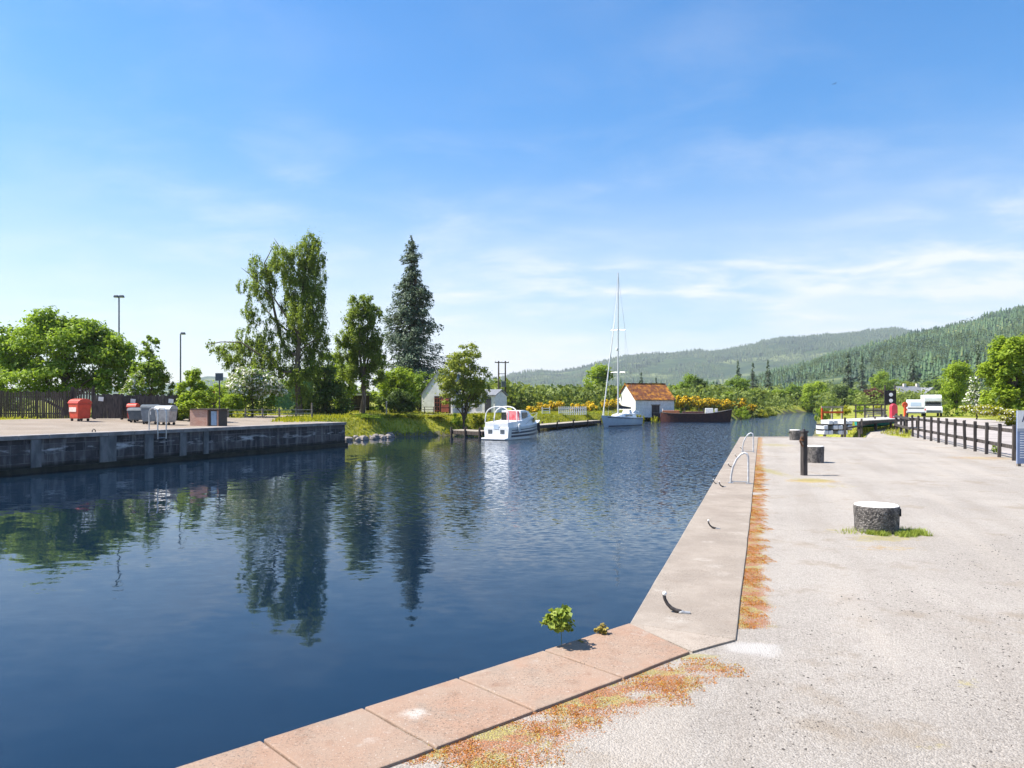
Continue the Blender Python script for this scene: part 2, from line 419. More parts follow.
def sst(a, b, v):
    u = np.clip((v - a) / (b - a), 0, 1); return u * u * (3 - 2 * u)
class VN:
    """smooth value noise for heights and masks"""
    def __init__(s, seed): s.g = np.random.default_rng(seed).random((256, 256))
    def __call__(s, x, y):
        xi = np.floor(x).astype(int); yi = np.floor(y).astype(int); fx = x - xi; fy = y - yi
        fx = fx * fx * (3 - 2 * fx); fy = fy * fy * (3 - 2 * fy); g = s.g
        a = g[xi & 255, yi & 255]; b = g[(xi + 1) & 255, yi & 255]; c = g[xi & 255, (yi + 1) & 255]; e = g[(xi + 1) & 255, (yi + 1) & 255]
        return (a * (1 - fx) + b * fx) * (1 - fy) + (c * (1 - fx) + e * fx) * fy
    def fbm(s, x, y, o=5):
        r = 0; a = .5
        for k in range(o): r = r + a * s(x * 2 ** k + 17 * k, y * 2 ** k + 31 * k); a *= .5
        return r
VNO = VN(5)
def land_h(x, y):
    """height of the land before the canal is cut in"""
    dl = (x - LA[0]) * (-uW[1]) + (y - LA[1]) * uW[0]           # distance behind the left quay line
    left = sst(3, 16, dl) * .33 * (x < 0)
    far = sst(110, 190, np.hypot(x, y)) * .35 - sst(72, 90, y) * .25 * (x > 0)
    h = left + far + (VNO.fbm(x * .25, y * .25, 3) - .44) * .10 * sst(2, 10, np.abs(dl) * (x < 0) + (x > 0) * 5)
    near = (x > -6) & (x < 20) & (y < 40)
    dr_ = (x - QC[0]) * uR[1] - (y - QC[1]) * uR[0]; dn_ = (x - QC[0]) * .678 + (y - QC[1]) * -.735
    h = np.where(near, (VNO.fbm(x * .9, y * .9, 4) - .46) * .05 * np.minimum(sst(.7, 1.9, dr_), sst(.6, 1.8, dn_)), h)
    return h
def terrain_h(x, y):
    sd, seg = canal_sd(x, y)
    h = land_h(x, y)
    wall = np.isin(seg, list(WALLSEG))
    hw = np.where(sd > .30, h, -4.0)
    hn = np.where(sd > -3.5, np.minimum(h, -2.0 + sd * .78 + .25 * VNO.fbm(x * .8, y * .8, 3)), -4.0)
    return np.where(wall, hw, hn), sd, seg
def hz(x, y): return float(terrain_h(np.array([float(x)]), np.array([float(y)]))[0][0])

def axis(parts):
    r = [np.arange(a, b, st) for a, b, st in parts]
    return np.unique(np.round(np.concatenate(r), 3))
xs = axis([(-4000, -600, 200), (-600, -120, 30), (-120, -46, 3), (-46, -4, .45), (-4, 17, .11), (17, 40, .45), (40, 140, 2), (140, 600, 30), (600, 4001, 200)])
ys = axis([(-4000, -400, 200), (-400, -60, 30), (-60, -6, 2), (-6, 1.2, .4), (1.2, 24, .11), (24, 40, .2), (40, 130, .6), (130, 290, 2.5), (290, 800, 30), (800, 4001, 200)])
X, Y = np.meshgrid(xs, ys); Xf = X.ravel(); Yf = Y.ravel()
H, SD, SEG = terrain_h(Xf, Yf)
nx, ny = len(xs), len(ys)
ii = (np.arange(ny - 1)[:, None] * nx + np.arange(nx - 1)[None]).ravel()
Q = np.stack([ii, ii + 1, ii + nx + 1, ii + nx], 1)

# --- ground cover masks
right = (Xf > -13) & (Yf < 60) & ((Xf - QC[0]) * uR[1] - (Yf - QC[1]) * uR[0] > -12) & (Xf > -30)
dR = (Xf - QC[0]) * uR[1] - (Yf - QC[1]) * uR[0]      # distance right of the long quay's outer edge
aR = (Xf - QC[0]) * uR[0] + (Yf - QC[1]) * uR[1]      # distance along it
nN = np.array((-uL[1], uL[0])) * -1.0                 # into the land from the near quay
nN = np.array((.678, -.735))
dN = (Xf - QC[0]) * nN[0] + (Yf - QC[1]) * nN[1]
aN = (Xf - QC[0]) * uL[0] + (Yf - QC[1]) * uL[1]
n1 = VNO.fbm(Xf * 1.3, Yf * 1.3, 4); n2 = VNO.fbm(Xf * 4 + 9, Yf * 4, 4)
# fence line and road to the right of it
FA = np.array((18.6, 35.3)); FB = np.array((14.07, 21.3)); uF = (FB - FA) / np.linalg.norm(FB - FA)
dF = (Xf - FA[0]) * (-uF[1]) + (Yf - FA[1]) * uF[0]   # >0 : beyond the fence
aF = (Xf - FA[0]) * uF[0] + (Yf - FA[1]) * uF[1]
gx = lambda px, py: gp(px, py)[:2]
def blob(px, py, rx, ry):
    c = gp(px, py); return np.exp(-(((Xf - c[0]) / rx) ** 2 + ((Yf - c[1]) / ry) ** 2))
moss = np.zeros_like(Xf)
strip = sst(.86, .80, -(-dR)) if False else (sst(.70, .76, dR) * (1 - sst(.80, 1.02, dR - .26 * (n2 - .2))) * (aR > .2) * (aR < 31))
moss = np.maximum(moss, strip * sst(.30, .55, n1 + .18))
patch = sst(.55, .62, dN) * (1 - sst(.78, 1.35, dN + .8 * (n1 - .45))) * sst(.35, .7, aN) * (1 - sst(2.1, 3.0, aN))
moss = np.maximum(moss, patch * sst(.28, .5, n2 + .12))
moss = np.maximum(moss, blob(706, 668, .25, .18) * .8)
green = np.zeros_like(Xf)
for (px, py, rx, ry, k) in [(884, 538, .5, .28, .75), (850, 531, .55, .3, .55), (868, 540, .3, .2, .6), (690, 658, .35, .08, .9), (640, 672, .35, .08, .9), (700, 754, .05, .04, 1), (965, 683, .2, .12, .55), (765, 470, .3, 2.5, .7), (812, 480, .6, .5, .8), (830, 486, .9, .5, .5), (775, 445, 1.2, 1.6, .6), (930, 745, .12, .06, .6)]:
    green = np.maximum(green, blob(px, py, rx, ry) * k)
orange = np.zeros_like(Xf)
for (px, py, rx, ry, k) in [(812, 481, .7, .45, .8), (885, 548, .8, .35, .5), (985, 458, 2.2, 1.2, .55), (940, 448, 2., 1.4, .4), (800, 600, .5, .5, .25)]:
    orange = np.maximum(orange, blob(px, py, rx, ry) * k)
whitep = sst(.05, .9, blob(757, 648, .24, .19) + .95 * (n2 - .47)) * .8
# grass: verge beyond the end of the quay, the strip left of the fence, the verge beyond the road, everything far
def tri(pts):
    ins = np.zeros(Xf.shape, bool)
    for i in range(len(pts)):
        ax, ay = pts[i]; bx, by = pts[(i + 1) % len(pts)]
        c = ((ay > Yf) != (by > Yf)); c &= Xf < (bx - ax) * (Yf - ay) / (by - ay if by != ay else 1e-9) + ax; ins ^= c
    return ins
grass = np.zeros_like(Xf)
g1 = tri([gx(826, 436), gx(858, 434.5), gx(893, 427.5), gx(897, 422), (40, 75), (30, 76), (20, 50)])
g2 = tri([gx(880, 433.5), gx(910, 438.5), gx(912, 431), (22, 43.5), (25, 52), (21.5, 46)])
grass[g1 | g2] = 1
road = ((dF > .5) & (dF < 12) & (Yf < 75) & (Xf > 5)).astype(float)
road = np.maximum(road, ((Yf > 58) & (Yf < 100) & (Xf > 32) & (Xf < 70) & (SD > 14)).astype(float))
grass[(dF > 12) & (Xf > 0)] = 1
grass[(Yf > 46) & (Xf > 0) & (road < .5)] = 1
gravelpath = tri([gx(860, 434.5), gx(905, 434), gx(905, 424), (46, 85), (40, 85), gx(896, 424)])
grass[gravelpath] = 0
# left bank
dl = (Xf - LA[0]) * (-uW[1]) + (Yf - LA[1]) * uW[0]
al = (Xf - LA[0]) * uW[0] + (Yf - LA[1]) * uW[1]
leftside = (Xf < 14) & (dl > -2) & (Yf > -60) & (Xf < .5 * Yf)
pave = (leftside & (al < 25.2) & (dl < 17.5)).astype(float)
grass[leftside & (pave < .5)] = 1
pathL = leftside & (al > 24) & (SD > 5.2) & (SD < 8.4) & (Yf < 96)
grass[pathL] = 0; pave[pathL] = 1
grass[(Yf > 95) & (Xf < 60)] = 1
grass[(np.abs(Xf) > 130) | (Yf > 200) | (Yf < -70)] = 1
bank = (~np.isin(SEG, list(WALLSEG))) & (SD < .55) & (SD > -4)
isbank = bank.astype(float)

def groundmat():
    t = NT('ground'); v = t.coord()
    # gravel
    vo = t.n('ShaderNodeTexVoronoi', i={'Vector': v, 'Scale': 95.0})
    g = t.n('ShaderNodeSeparateColor', i={0: vo.outputs['Color']}).outputs[0]
    big = t.noise(v, .45, 6, .6); med = t.noise(v, 3.2, 6, .6)
    base = t.mix(t.ramp(big, .36, .64), (.285, .258, .226), (.355, .325, .288))
    base = t.mix(t.math('MULTIPLY', t.ramp(med, .5, .72), .45), base, (.225, .20, .172))
    stone = t.mix(t.ramp(g, .0, 1, False), (.17, .15, .13), (.52, .48, .44))
    base = t.mix(.36, base, stone)
    vo2 = t.n('ShaderNodeTexVoronoi', i={'Vector': v, 'Scale': 34.0})
    g2 = t.n('ShaderNodeSeparateColor', i={0: vo2.outputs['Color']}).outputs[1]
    dk = t.math('MULTIPLY', t.ramp(g2, .68, .71), t.math('SUBTRACT', 1.0, t.ramp(vo2.outputs['Distance'], .12, .3)))
    dk = t.math('MULTIPLY', dk, t.ramp(t.noise(v, 1.1, 5, .6), .40, .62))
    base = t.mix(t.math('MULTIPLY', dk, .8), base, (.07, .062, .06))
    fine = t.noise(v, 150, 3, .7)
    base = t.mix(t.math('MULTIPLY', t.ramp(fine, .56, .66), .55), base, (.13, .115, .10))
    trk = t.noise(t.n('ShaderNodeMapping', vector_type='TEXTURE', i={'Vector': v, 'Rotation': (0, 0, R(-18)), 'Scale': (.7, 9.0, 1)}).outputs[0], 1.0, 5, .55)
    base = t.mix(t.math('MULTIPLY', t.ramp(trk, .48, .66), .35), base, (.40, .355, .305))
    base = t.mix(t.math('MULTIPLY', t.ramp(trk, .50, .34), .28), base, (.235, .20, .165))
    base = t.mix(t.math('MULTIPLY', t.ramp(t.noise(v, .8, 8, .72), .53, .66), .5), base, (.255, .205, .15))
    gr = base
    # tar and chips of the road, flags of the left quay
    road = t.mix(t.ramp(t.noise(v, .7, 6), .3, .7), (.30, .27, .255), (.40, .365, .345))
    pav = t.mix(t.ramp(t.noise(v, .35, 7, .6), .3, .7), (.235, .195, .155), (.30, .255, .21))
    pav = t.mix(t.math('MULTIPLY', t.ramp(t.noise(v, 2.2, 6), .52, .7), .5), pav, (.27, .24, .22))
    turf = t.mix(t.ramp(t.noise(v, .35, 7, .62), .32, .68), (.13, .17, .02), (.30, .30, .035))
    turf = t.mix(t.ramp(t.noise(v, 3.5, 6, .6), .48, .75), turf, (.36, .31, .09))
    br = t.noise(v, 9, 6, .7); br2 = t.noise(v, 2.0, 6, .6)
    def edge(a, w=.35):
        return t.ramp(t.math('ADD', t.attr(a), t.math('MULTIPLY', t.math('SUBTRACT', br, .5), w * 2)), .38, .62)
    col = t.mix(edge('pave', .2), gr, pav)
    col = t.mix(edge('road', .25), col, road)
    col = t.mix(t.math('MULTIPLY', edge('orange', .5), .75), col, t.mix(t.ramp(br2, .35, .65), (.30, .17, .07), (.40, .31, .12)))
    mcol = t.mix(t.ramp(t.noise(v, 5, 7, .72), .42, .52), (.36, .31, .05), (.36, .10, .010))
    mcol = t.mix(t.ramp(t.noise(v, 95, 3, .75), .46, .58), mcol, (.13, .06, .02))
    mm = t.ramp(t.math('ADD', t.math('MULTIPLY', t.attr('moss'), .72), t.math('ADD', t.math('MULTIPLY', t.math('SUBTRACT', br, .5), 1.0), t.math('MULTIPLY', t.math('SUBTRACT', t.noise(v, 75, 3, .75), .5), 2.2))), .40, .52)
    mcol = t.mix(t.ramp(t.noise(v, 130, 3, .75), .57, .66), mcol, (.44, .37, .25))
    col = t.mix(t.math('MULTIPLY', t.math('MULTIPLY', mm, .78), t.ramp(t.attr('moss'), .02, .2)), col, mcol)
    col = t.mix(t.math('MULTIPLY', edge('green', .75), .6), col, t.mix(t.ramp(br, .35, .65), (.20, .20, .04), (.36, .30, .12)))
    col = t.mix(edge('grass', .3), col, turf)
    col = t.mix(t.math('MULTIPLY', edge('bank', .4), .85), col, t.mix(t.ramp(br2, .4, .62), (.07, .065, .045), (.14, .125, .095)))
    col = t.mix(t.math('MULTIPLY', t.ramp(t.math('ADD', t.attr('whitep'), t.math('MULTIPLY', t.math('SUBTRACT', fine, .5), 1.5)), .40, .75), .85), col, (.44, .42, .40))
    hgt = t.math('ADD', t.math('MULTIPLY', vo.outputs['Distance'], -.5), t.math('MULTIPLY', fine, .5))
    hgt = t.math('ADD', hgt, t.math('MULTIPLY', med, 1.4))
    return t.out(col, .95, .2, 0, t.bump(hgt, .85, .014))
ground = npmesh('ground', np.stack([Xf, Yf, H], 1), Q, groundmat(), attrs={'moss': moss, 'green': green, 'orange': orange, 'whitep': whitep, 'grass': grass, 'road': road, 'pave': pave, 'bank': isbank}, smooth=False)
tag(ground, 'pale gravel quayside, grass and paths around the basin', 'ground', kind='structure')

# ------------------------------------------------------------------ water
def watermat():
    t = NT('canal_water'); v = t.coord()
    sx = t.n('ShaderNodeMapping', i={'Vector': v, 'Rotation': (0, 0, R(-12)), 'Scale': (.55, 1.0, 1)}).outputs[0]
    a = t.noise(sx, 1.0, 3, .5); b = t.noise(sx, 4.2, 4, .55, .3); c = t.noise(sx, 16, 2, .5)
    # ruffled by the breeze towards the middle and right, calmer along the left quay
    ruf = t.ramp(t.noise(t.n('ShaderNodeMapping', i={'Vector': v, 'Scale': (.05, .03, 1)}).outputs[0], 1.0, 4, .5), .40, .62)
    sp = t.n('ShaderNodeSeparateXYZ', i={0: v})
    ruf2 = t.ramp(t.math('SUBTRACT', t.math('ADD', sp.outputs[0], 13.0), t.math('MULTIPLY', sp.outputs[1], .16)), -4.0, 14.0)
    far = t.ramp(sp.outputs[1], 12, 45)
    k = t.math('ADD', .13, t.math('MULTIPLY', far, t.math('ADD', .17, t.math('MULTIPLY', ruf2, .95))))
    k = t.math('ADD', k, t.math('MULTIPLY', ruf, .12))
    def slope(sc_, det, amp):
        c_ = t.n('ShaderNodeTexNoise', i={'Vector': sx, 'Scale': sc_, 'Detail': det, 'Roughness': .6}).outputs['Color']
        d_ = t.n('ShaderNodeVectorMath', operation='SUBTRACT', i={0: c_, 1: (.5, .5, .5)}).outputs[0]
        return t.n('ShaderNodeVectorMath', operation='MULTIPLY', i={0: d_, 1: (amp * .6, amp, 0)}).outputs[0]
    s_ = t.n('ShaderNodeVectorMath', operation='ADD', i={0: slope(1.1, 3, .16), 1: slope(3.6, 4, .20)}).outputs[0]
    fine_ = t.n('ShaderNodeVectorMath', operation='SCALE', i={0: slope(7.0, 3, 2.2), 'Scale': t.math('MULTIPLY', far, ruf2)}).outputs[0]
    lw = t.n('ShaderNodeMapping', i={'Vector': v, 'Rotation': (0, 0, R(8)), 'Scale': (3.6, 1.1, 1)}).outputs[0]
    c3_ = t.n('ShaderNodeTexNoise', i={'Vector': lw, 'Scale': 1.0, 'Detail': 3, 'Roughness': .6}).outputs['Color']
    c3_ = t.n('ShaderNodeVectorMath', operation='SUBTRACT', i={0: c3_, 1: (.5, .5, .5)}).outputs[0]
    c3_ = t.n('ShaderNodeVectorMath', operation='MULTIPLY', i={0: c3_, 1: (.08, .17, 0)}).outputs[0]
    s_ = t.n('ShaderNodeVectorMath', operation='ADD', i={0: s_, 1: t.n('ShaderNodeVectorMath', operation='SCALE', i={0: c3_, 'Scale': far}).outputs[0]}).outputs[0]
    s_ = t.n('ShaderNodeVectorMath', operation='SCALE', i={0: s_, 'Scale': k}).outputs[0]
    s_ = t.n('ShaderNodeVectorMath', operation='ADD', i={0: s_, 1: fine_}).outputs[0]
    nrm = t.n('ShaderNodeVectorMath', operation='NORMALIZE', i={0: t.n('ShaderNodeVectorMath', operation='ADD', i={0: s_, 1: (0, 0, 1)}).outputs[0]}).outputs[0]
    p = t.n('ShaderNodeBsdfPrincipled', i={'Base Color': c4((.004, .013, .028)), 'Roughness': .03, 'IOR': 1.333, 'Specular IOR Level': .5, 'Normal': nrm})
    t.n('ShaderNodeOutputMaterial', i={'Surface': p.outputs[0]})
    return t.m
wv = np.array([(-140, -90, WATER_Z), (150, -90, WATER_Z), (150, 290, WATER_Z), (-140, 290, WATER_Z)], float)
water = npmesh('water', wv, np.array([[0, 1, 2, 3]]), watermat())
tag(water, 'dark blue rippled canal water filling the basin', 'water', kind='structure')

# ------------------------------------------------------------------ hills
def interp(pts, a): return np.interp(a, [p[0] for p in pts], [p[1] for p in pts])
NEAR = [(430, 402), (640, 401), (700, 396), (745, 384), (790, 371), (830, 358), (860, 352), (880, 347), (905, 340), (930, 334), (950, 329), (980, 322), (1000, 317), (1024, 311), (1100, 297), (1300, 290), (1700, 330), (2400, 380)]
FAR = [(-2000, 392), (-900, 384), (-200, 390), (100, 388), (170, 384), (195, 379), (212, 375), (230, 378), (270, 386), (380, 392), (440, 388), (480, 381), (505, 377), (527, 372.5), (540, 371.5), (556, 373), (575, 370), (600, 363), (622, 357.5), (645, 354), (670, 353), (690, 351), (715, 351), (738, 347), (765, 341.5), (790, 338), (815, 337), (840, 334.5), (862, 332), (890, 328.5), (905, 330), (925, 336), (960, 342), (1024, 344), (1400, 360), (3000, 385)]
BELT = [(430, 400), (500, 399), (620, 396), (700, 394), (800, 391), (900, 388), (1000, 385), (1200, 380), (1700, 385), (2400, 392)]
def hill(name, prof, r0, r1, a0, a1, na, nr, mat, label, back=True):
    pa_ = np.linspace(a0, a1, na); u = np.linspace(0, 1, nr)
    ext = np.concatenate([u, [1.06, 1.15, 1.3]]) if back else u
    PA, U = np.meshgrid(pa_, ext)
    r = r0 + (r1 - r0) * U
    ztop = (HY - interp(prof, PA)) / F * r1 + EYE
    sh = np.where(U <= 1, sst(0, 1, U) * .55 + U * .45, 1 - (U - 1) * 1.6)
    x = (PA - 512) / F * r; y = r
    n = VNO.fbm(x / 160 + 40, y / 160 + 40, 4) - .46
    z = -3 + (ztop + 3) * np.clip(sh, -.2, 1) + n * .12 * (ztop + 3) * np.sin(np.clip(U, 0, 1) * PI)
    V = np.stack([x.ravel(), y.ravel(), z.ravel()], 1); w = na
    i0 = (np.arange(len(ext) - 1)[:, None] * w + np.arange(w - 1)[None]).ravel()
    o = npmesh(name, V, np.stack([i0, i0 + 1, i0 + w + 1, i0 + w], 1), mat, smooth=True)
    tag(o, label, 'hill', kind='structure')
    return x, y, z, PA, U
hm = NT('hill_ground'); v_ = hm.coord()
M['hill'] = hm.out(hm.mix(hm.ramp(hm.noise(v_, .006, 7, .6), .52, .68), hm.mix(hm.ramp(hm.noise(v_, .02, 6), .4, .6), (.035, .06, .035), (.06, .09, .04)), (.15, .18, .08)), 1.0, .1)
hn = hill('near_hill', NEAR, 330, 1500, 300, 2400, 150, 30, M['hill'], 'wooded hillside rising to the right behind the white house')
hf = hill('far_hill', FAR, 1700, 3300, -2000, 3000, 300, 24, M['hill'], 'long blue green hill along the horizon')
hb = hill('low_hill', BELT, 300, 800, 300, 2400, 120, 16, M['hill'], 'low wooded rise behind the canal trees')

def scatter_on(h, n, seed, amin, amax, umin, umax, clear=None):
    rg = np.random.default_rng(seed); x, y, z, PA, U = h
    pa_ = rg.uniform(amin, amax, n); u = np.sqrt(rg.uniform(umin ** 2, umax ** 2, n))
    ia = (pa_ - PA[0, 0]) / (PA[0, -1] - PA[0, 0]) * (PA.shape[1] - 1); iu = u * (np.sum(U[:, 0] <= 1.0001) - 1)
    a0 = np.clip(ia.astype(int), 0, PA.shape[1] - 2); u0 = np.clip(iu.astype(int), 0, PA.shape[0] - 2); fa = ia - a0; fu = iu - u0
    def bi(G): return (G[u0, a0] * (1 - fa) + G[u0, a0 + 1] * fa) * (1 - fu) + (G[u0 + 1, a0] * (1 - fa) + G[u0 + 1, a0 + 1] * fa) * fu
    P = np.stack([bi(x), bi(y), bi(z)], 1)
    if clear is not None:
        k = VNO.fbm(P[:, 0] / clear[0] + 3, P[:, 1] / clear[0] + 8, 4); P = P[k < clear[1]]
    return P
def conifers(name, P, hmin, hmax, layers, sides, seed, mat, label, broad=0.0):
    """one mass of small conifers: each a stack of ragged skirts"""
    rg = np.random.default_rng(seed); n = len(P); Ht = rg.uniform(hmin, hmax, n) * rg.uniform(.6, 1.1, n) * np.clip(.75 + (VNO.fbm(P[:, 0] / 60 + 9, P[:, 1] / 60, 3) - .44) * 1.5, .5, 1.25)
    rad = Ht * rg.uniform(.17, .29, n); rot = rg.uniform(0, 2 * PI, n); br = rg.random(n) < broad
    rad = np.where(br, Ht * .42, rad); Ht = np.where(br, Ht * .7, Ht)
    V = []; Fc = []; A = []; base = 0
    tone = np.clip(rg.random(n) * .5 + .1 + (VNO.fbm(P[:, 0] / 130, P[:, 1] / 130, 4) - .46) * 1.9 + .12, .02, .84); tone = np.where(br, np.clip(tone + .35, 0, 1), tone)
    for L in range(layers):
        z0 = L / layers * .92; z1 = min(1.0, (L + 1.7) / layers)
        rr = np.where(br, np.sqrt(np.clip(1 - (z0 * 1.7 - .75) ** 2, .05, 1)), (1 - z0) ** .85)
        ang = rot[:, None] + np.arange(sides)[None] * 2 * PI / sides + L * .7
        jr = rg.uniform(.6, 1.2, (n, sides)); jz = rg.uniform(-.05, .05, (n, sides))
        ring = np.stack([P[:, :1] + np.cos(ang) * jr * (rad * rr)[:, None], P[:, 1:2] + np.sin(ang) * jr * (rad * rr)[:, None], P[:, 2:3] + (z0 + jz) * Ht[:, None]], 2)
        apx = P + np.stack([rg.normal(0, .02, n) * Ht, rg.normal(0, .02, n) * Ht, z1 * Ht], 1)
        vv = np.concatenate([ring, apx[:, None]], 1).reshape(-1, 3); V.append(vv)
        b = base + np.arange(n)[:, None] * (sides + 1); k = np.arange(sides)[None]
        Fc.append(np.stack([b + k, b + (k + 1) % sides, b + sides + 0 * k], 2).reshape(-1, 3))
        A.append(np.clip(np.repeat(tone, sides) + rg.normal(0, .08, n * sides), 0, 1)); base += n * (sides + 1)
    o = npmesh(name, np.concatenate(V), np.concatenate(Fc), mat, attrs={'rnd': np.concatenate(A)})
    return tag(o, label, 'wood', kind='stuff')
conifers('hillside_forest', np.concatenate([scatter_on(hn, 16000, 3, 650, 1500, .05, 1.0, (190, .60)), scatter_on(hn, 2600, 4, 700, 1150, .93, 1.02)]), 6, 15, 4, 7, 5, M['forest'], 'dense conifer forest covering the near hillside', 0)
conifers('far_forest', np.concatenate([scatter_on(hf, 22000, 8, 420, 1100, .05, 1.0, (300, .56)), scatter_on(hf, 900, 18, 420, 1000, .98, 1.01, (240, .5))]), 10, 18, 2, 5, 9, M['forest_far'], 'distant conifer plantations on the long hill')
conifers('valley_forest', scatter_on(hb, 2600, 12, 470, 1300, .08, 1.0), 8, 14, 6, 8, 13, M['forest'], 'dark belt of conifers along the valley behind the canal', 0)
def broadwood(name, P, hmin, hmax, nl, seed, mat, label):
    rg = np.random.default_rng(seed); n = len(P); H_ = rg.uniform(hmin, hmax, n); tone = rg.random(n)
    d = rg.normal(size=(n, nl, 3)); d /= np.linalg.norm(d, axis=2)[:, :, None]; d[:, :, 2] *= .9
    lob = rg.normal(size=(n, 7, 3)); lob /= np.linalg.norm(lob, axis=2)[:, :, None]
    bulge = .72 + .38 * np.max(np.einsum('nki,nji->nkj', d, lob), 2) ** 4 + rg.normal(0, .05, (n, nl))
    C = P[:, None] + np.array((0, 0, 1.0)) * (H_ * .52)[:, None, None] + d * bulge[:, :, None] * (H_ * .46)[:, None, None] * np.array((1.0, 1.0, 1.05))
    C = C.reshape(-1, 3); dn = d.reshape(-1, 3) * .8 + rg.normal(size=(n * nl, 3)) * .5; dn /= np.linalg.norm(dn, axis=1)[:, None]
    a = rg.normal(size=(n * nl, 3)); a -= dn * np.sum(a * dn, 1)[:, None]; a /= np.linalg.norm(a, axis=1)[:, None]; b = np.cross(dn, a)
    s = (np.repeat(H_, nl) * rg.uniform(.09, .17, n * nl))[:, None]
    V = np.stack([C - a * s * .5, C + b * s * .4, C + a * s * .5, C - b * s * .4], 1).reshape(-1, 3)
    o = npmesh(name, V, np.arange(n * nl * 4).reshape(-1, 4), mat, attrs={'rnd': np.clip(np.repeat(tone, nl) * .75 + .12 + rg.normal(0, .1, n * nl), 0, 1)})
    return tag(o, label, 'wood', kind='stuff')
broadwood('valley_wood', scatter_on(hb, 1700, 31, 470, 1300, .02, .85), 6, 11, 120, 32, M['wood'], 'mixed green broadleaf wood along the valley floor behind the canal')
broadwood('hillside_wood', scatter_on(hn, 3600, 33, 650, 1400, .0, .85, (150, .52)), 6, 11, 60, 34, M['hillwood'], 'lighter broadleaf trees among the conifers of the near hillside')

# ------------------------------------------------------------------ quays
rq = random.Random(11)
def coping(name, corners, z0, z1, mat, parent, jit=.003, step=.3):
    """slab from a 4 corner plan (outer a, outer b, inner b, inner a) with slightly worn edges"""
    def edge(a, b, j):
        a = Vector((a[0], a[1])); b = Vector((b[0], b[1])); L = (b - a).length; n = max(2, int(L / step)); out = []
        nrm = Vector((-(b - a).y, (b - a).x)).normalized()
        for i in range(n):
            q = a + (b - a) * (i / n)
            out.append(q + nrm * (rq.uniform(-j, j) if 0 < i else 0))
        return out
    c = corners; pts = []
    for i in range(4): pts += edge(c[i], c[(i + 1) % 4], jit)
    m = MB().prism([(q.x, q.y, z0) for q in pts], (0, 0, z1 - z0))
    return m.build(name, mat, parent, bevel=.008)
v2 = lambda a: Vector((float(a[0]), float(a[1])))
nR = np.array((uR[1], -uR[0]))
q = thing('quay_wall', 'long pale concrete quay edge running straight away beside the gravel', 'quay wall', (0, 0, 0))
cuts = [0, 6.1, 12.2, 18.3, 24.4, 30.65]
inn0 = np.array((1.58, 5.36))
for a, b in zip(cuts[:-1], cuts[1:]):
    o1 = QC + uR * (a + .006 * (a > 0)); o2 = QC + uR * (b - .006)
    i1 = QC + uR * (a + .006) + nR * .79; i2 = QC + uR * (b - .006) + nR * .79
    if a == 0: i1 = inn0
    coping('coping_slab', [o1, o2, i2, i1], -.38, .015, M['concrete'], q, .003, .5)
coping('coping_slab', [np.array(inn0) - np.array((.007, .007)), np.array((1.21, 5.10)), QC - np.array((.0, .012)), QC + np.array((.0, -.008))], -.38, .014, M['concrete'], q)
# end quay
e0 = QC + uR * 30.66
coping('coping_slab', [e0, QE2 + np.array((.1, 0)), QE2 + np.array((.1, -.7)), e0 + nR * .79], -.38, .015, M['concrete'], q)
w = MB()
def wallface(m, a, b, rec, th, z0, z1):
    a = np.array(a); b = np.array(b); u = (b - a) / np.linalg.norm(b - a); n = np.array((u[1], -u[0]))
    A0 = a + n * rec; B0 = b + n * rec; A1 = a + n * (rec + th); B1 = b + n * (rec + th)
    m.prism([(*A0, z0), (*B0, z0), (*B1, z0), (*A1, z0)], (0, 0, z1 - z0))
wallface(w, QC, QE, .05, .55, -4.2, -.383); wallface(w, QE, QE2 + np.array((.1, 0)), .05, .55, -4.2, -.383)
w.build('wall_face', M['canal_wall'], q)
q2 = thing('quay_wall', 'red sandstone coping of the near quay crossing the bottom of the view', 'quay wall', (0, 0, 0))
pos = 0.0; k = 0; lens = [.92, .74, .66, .58, .7, .9, 1.2, 1.0, 1.1, 1.2, 1.2, 1.2, 1.2, 1.2]
for L in lens:
    a, b = pos, pos + L
    wa, wb = .70 - .02 * min(a, 4), .70 - .02 * min(b, 4)
    o1 = QC + uL * (a + .007); o2 = QC + uL * (b - .007)
    i1 = o1 + nN * wa; i2 = o2 + nN * wb
    if k == 0: i1 = np.array((1.19, 5.085))
    st = coping('coping_stone', [o1, i1, i2, o2], -.36, .014 + rq.uniform(-.004, .005), M['sandstone'], q2, .0035, .12)
    pos += L; k += 1
w = MB(); wallface(w, QC + uL * pos, QC, .05, .5, -4.2, -.363); w.build('wall_face', M['canal_wall'], q2)

# far left quay, its own frame: x along the wall, -y out over the water
ang = math.atan2(uW[1], uW[0])
WL = np.linalg.norm(LB - LA)
q3 = thing('quay_wall', 'dark old stone quay wall across the water on the left', 'quay wall', (float(LA[0]), float(LA[1]), 0), ang)
m = MB(); m.box((-40 + WL / 2, .55, -2.19), (WL + 80, 1.0, 3.98)); m.box((WL - .5, 3.5, -2.19), (1.0, 4.9, 3.98))
m.build('wall_face', M['canal_wall'], q3)
m = MB(); x = -78.0
while x < WL - .1:
    L = min(rq.uniform(1.1, 1.8), WL + .04 - x); m.box((x + L / 2, .48, -.09), (L - .015, 1.1, .21)); x += L
m.box((WL - .46, 3.6, -.09), (1.1, 4.9, .21))
m.build('coping', M['concrete_grey'] if 'concrete_grey' in M else pm('grey_coping', (.20, .185, .175), (.33, .30, .28), 1.5, rough=.9, bump=.4), q3, bevel=.02)
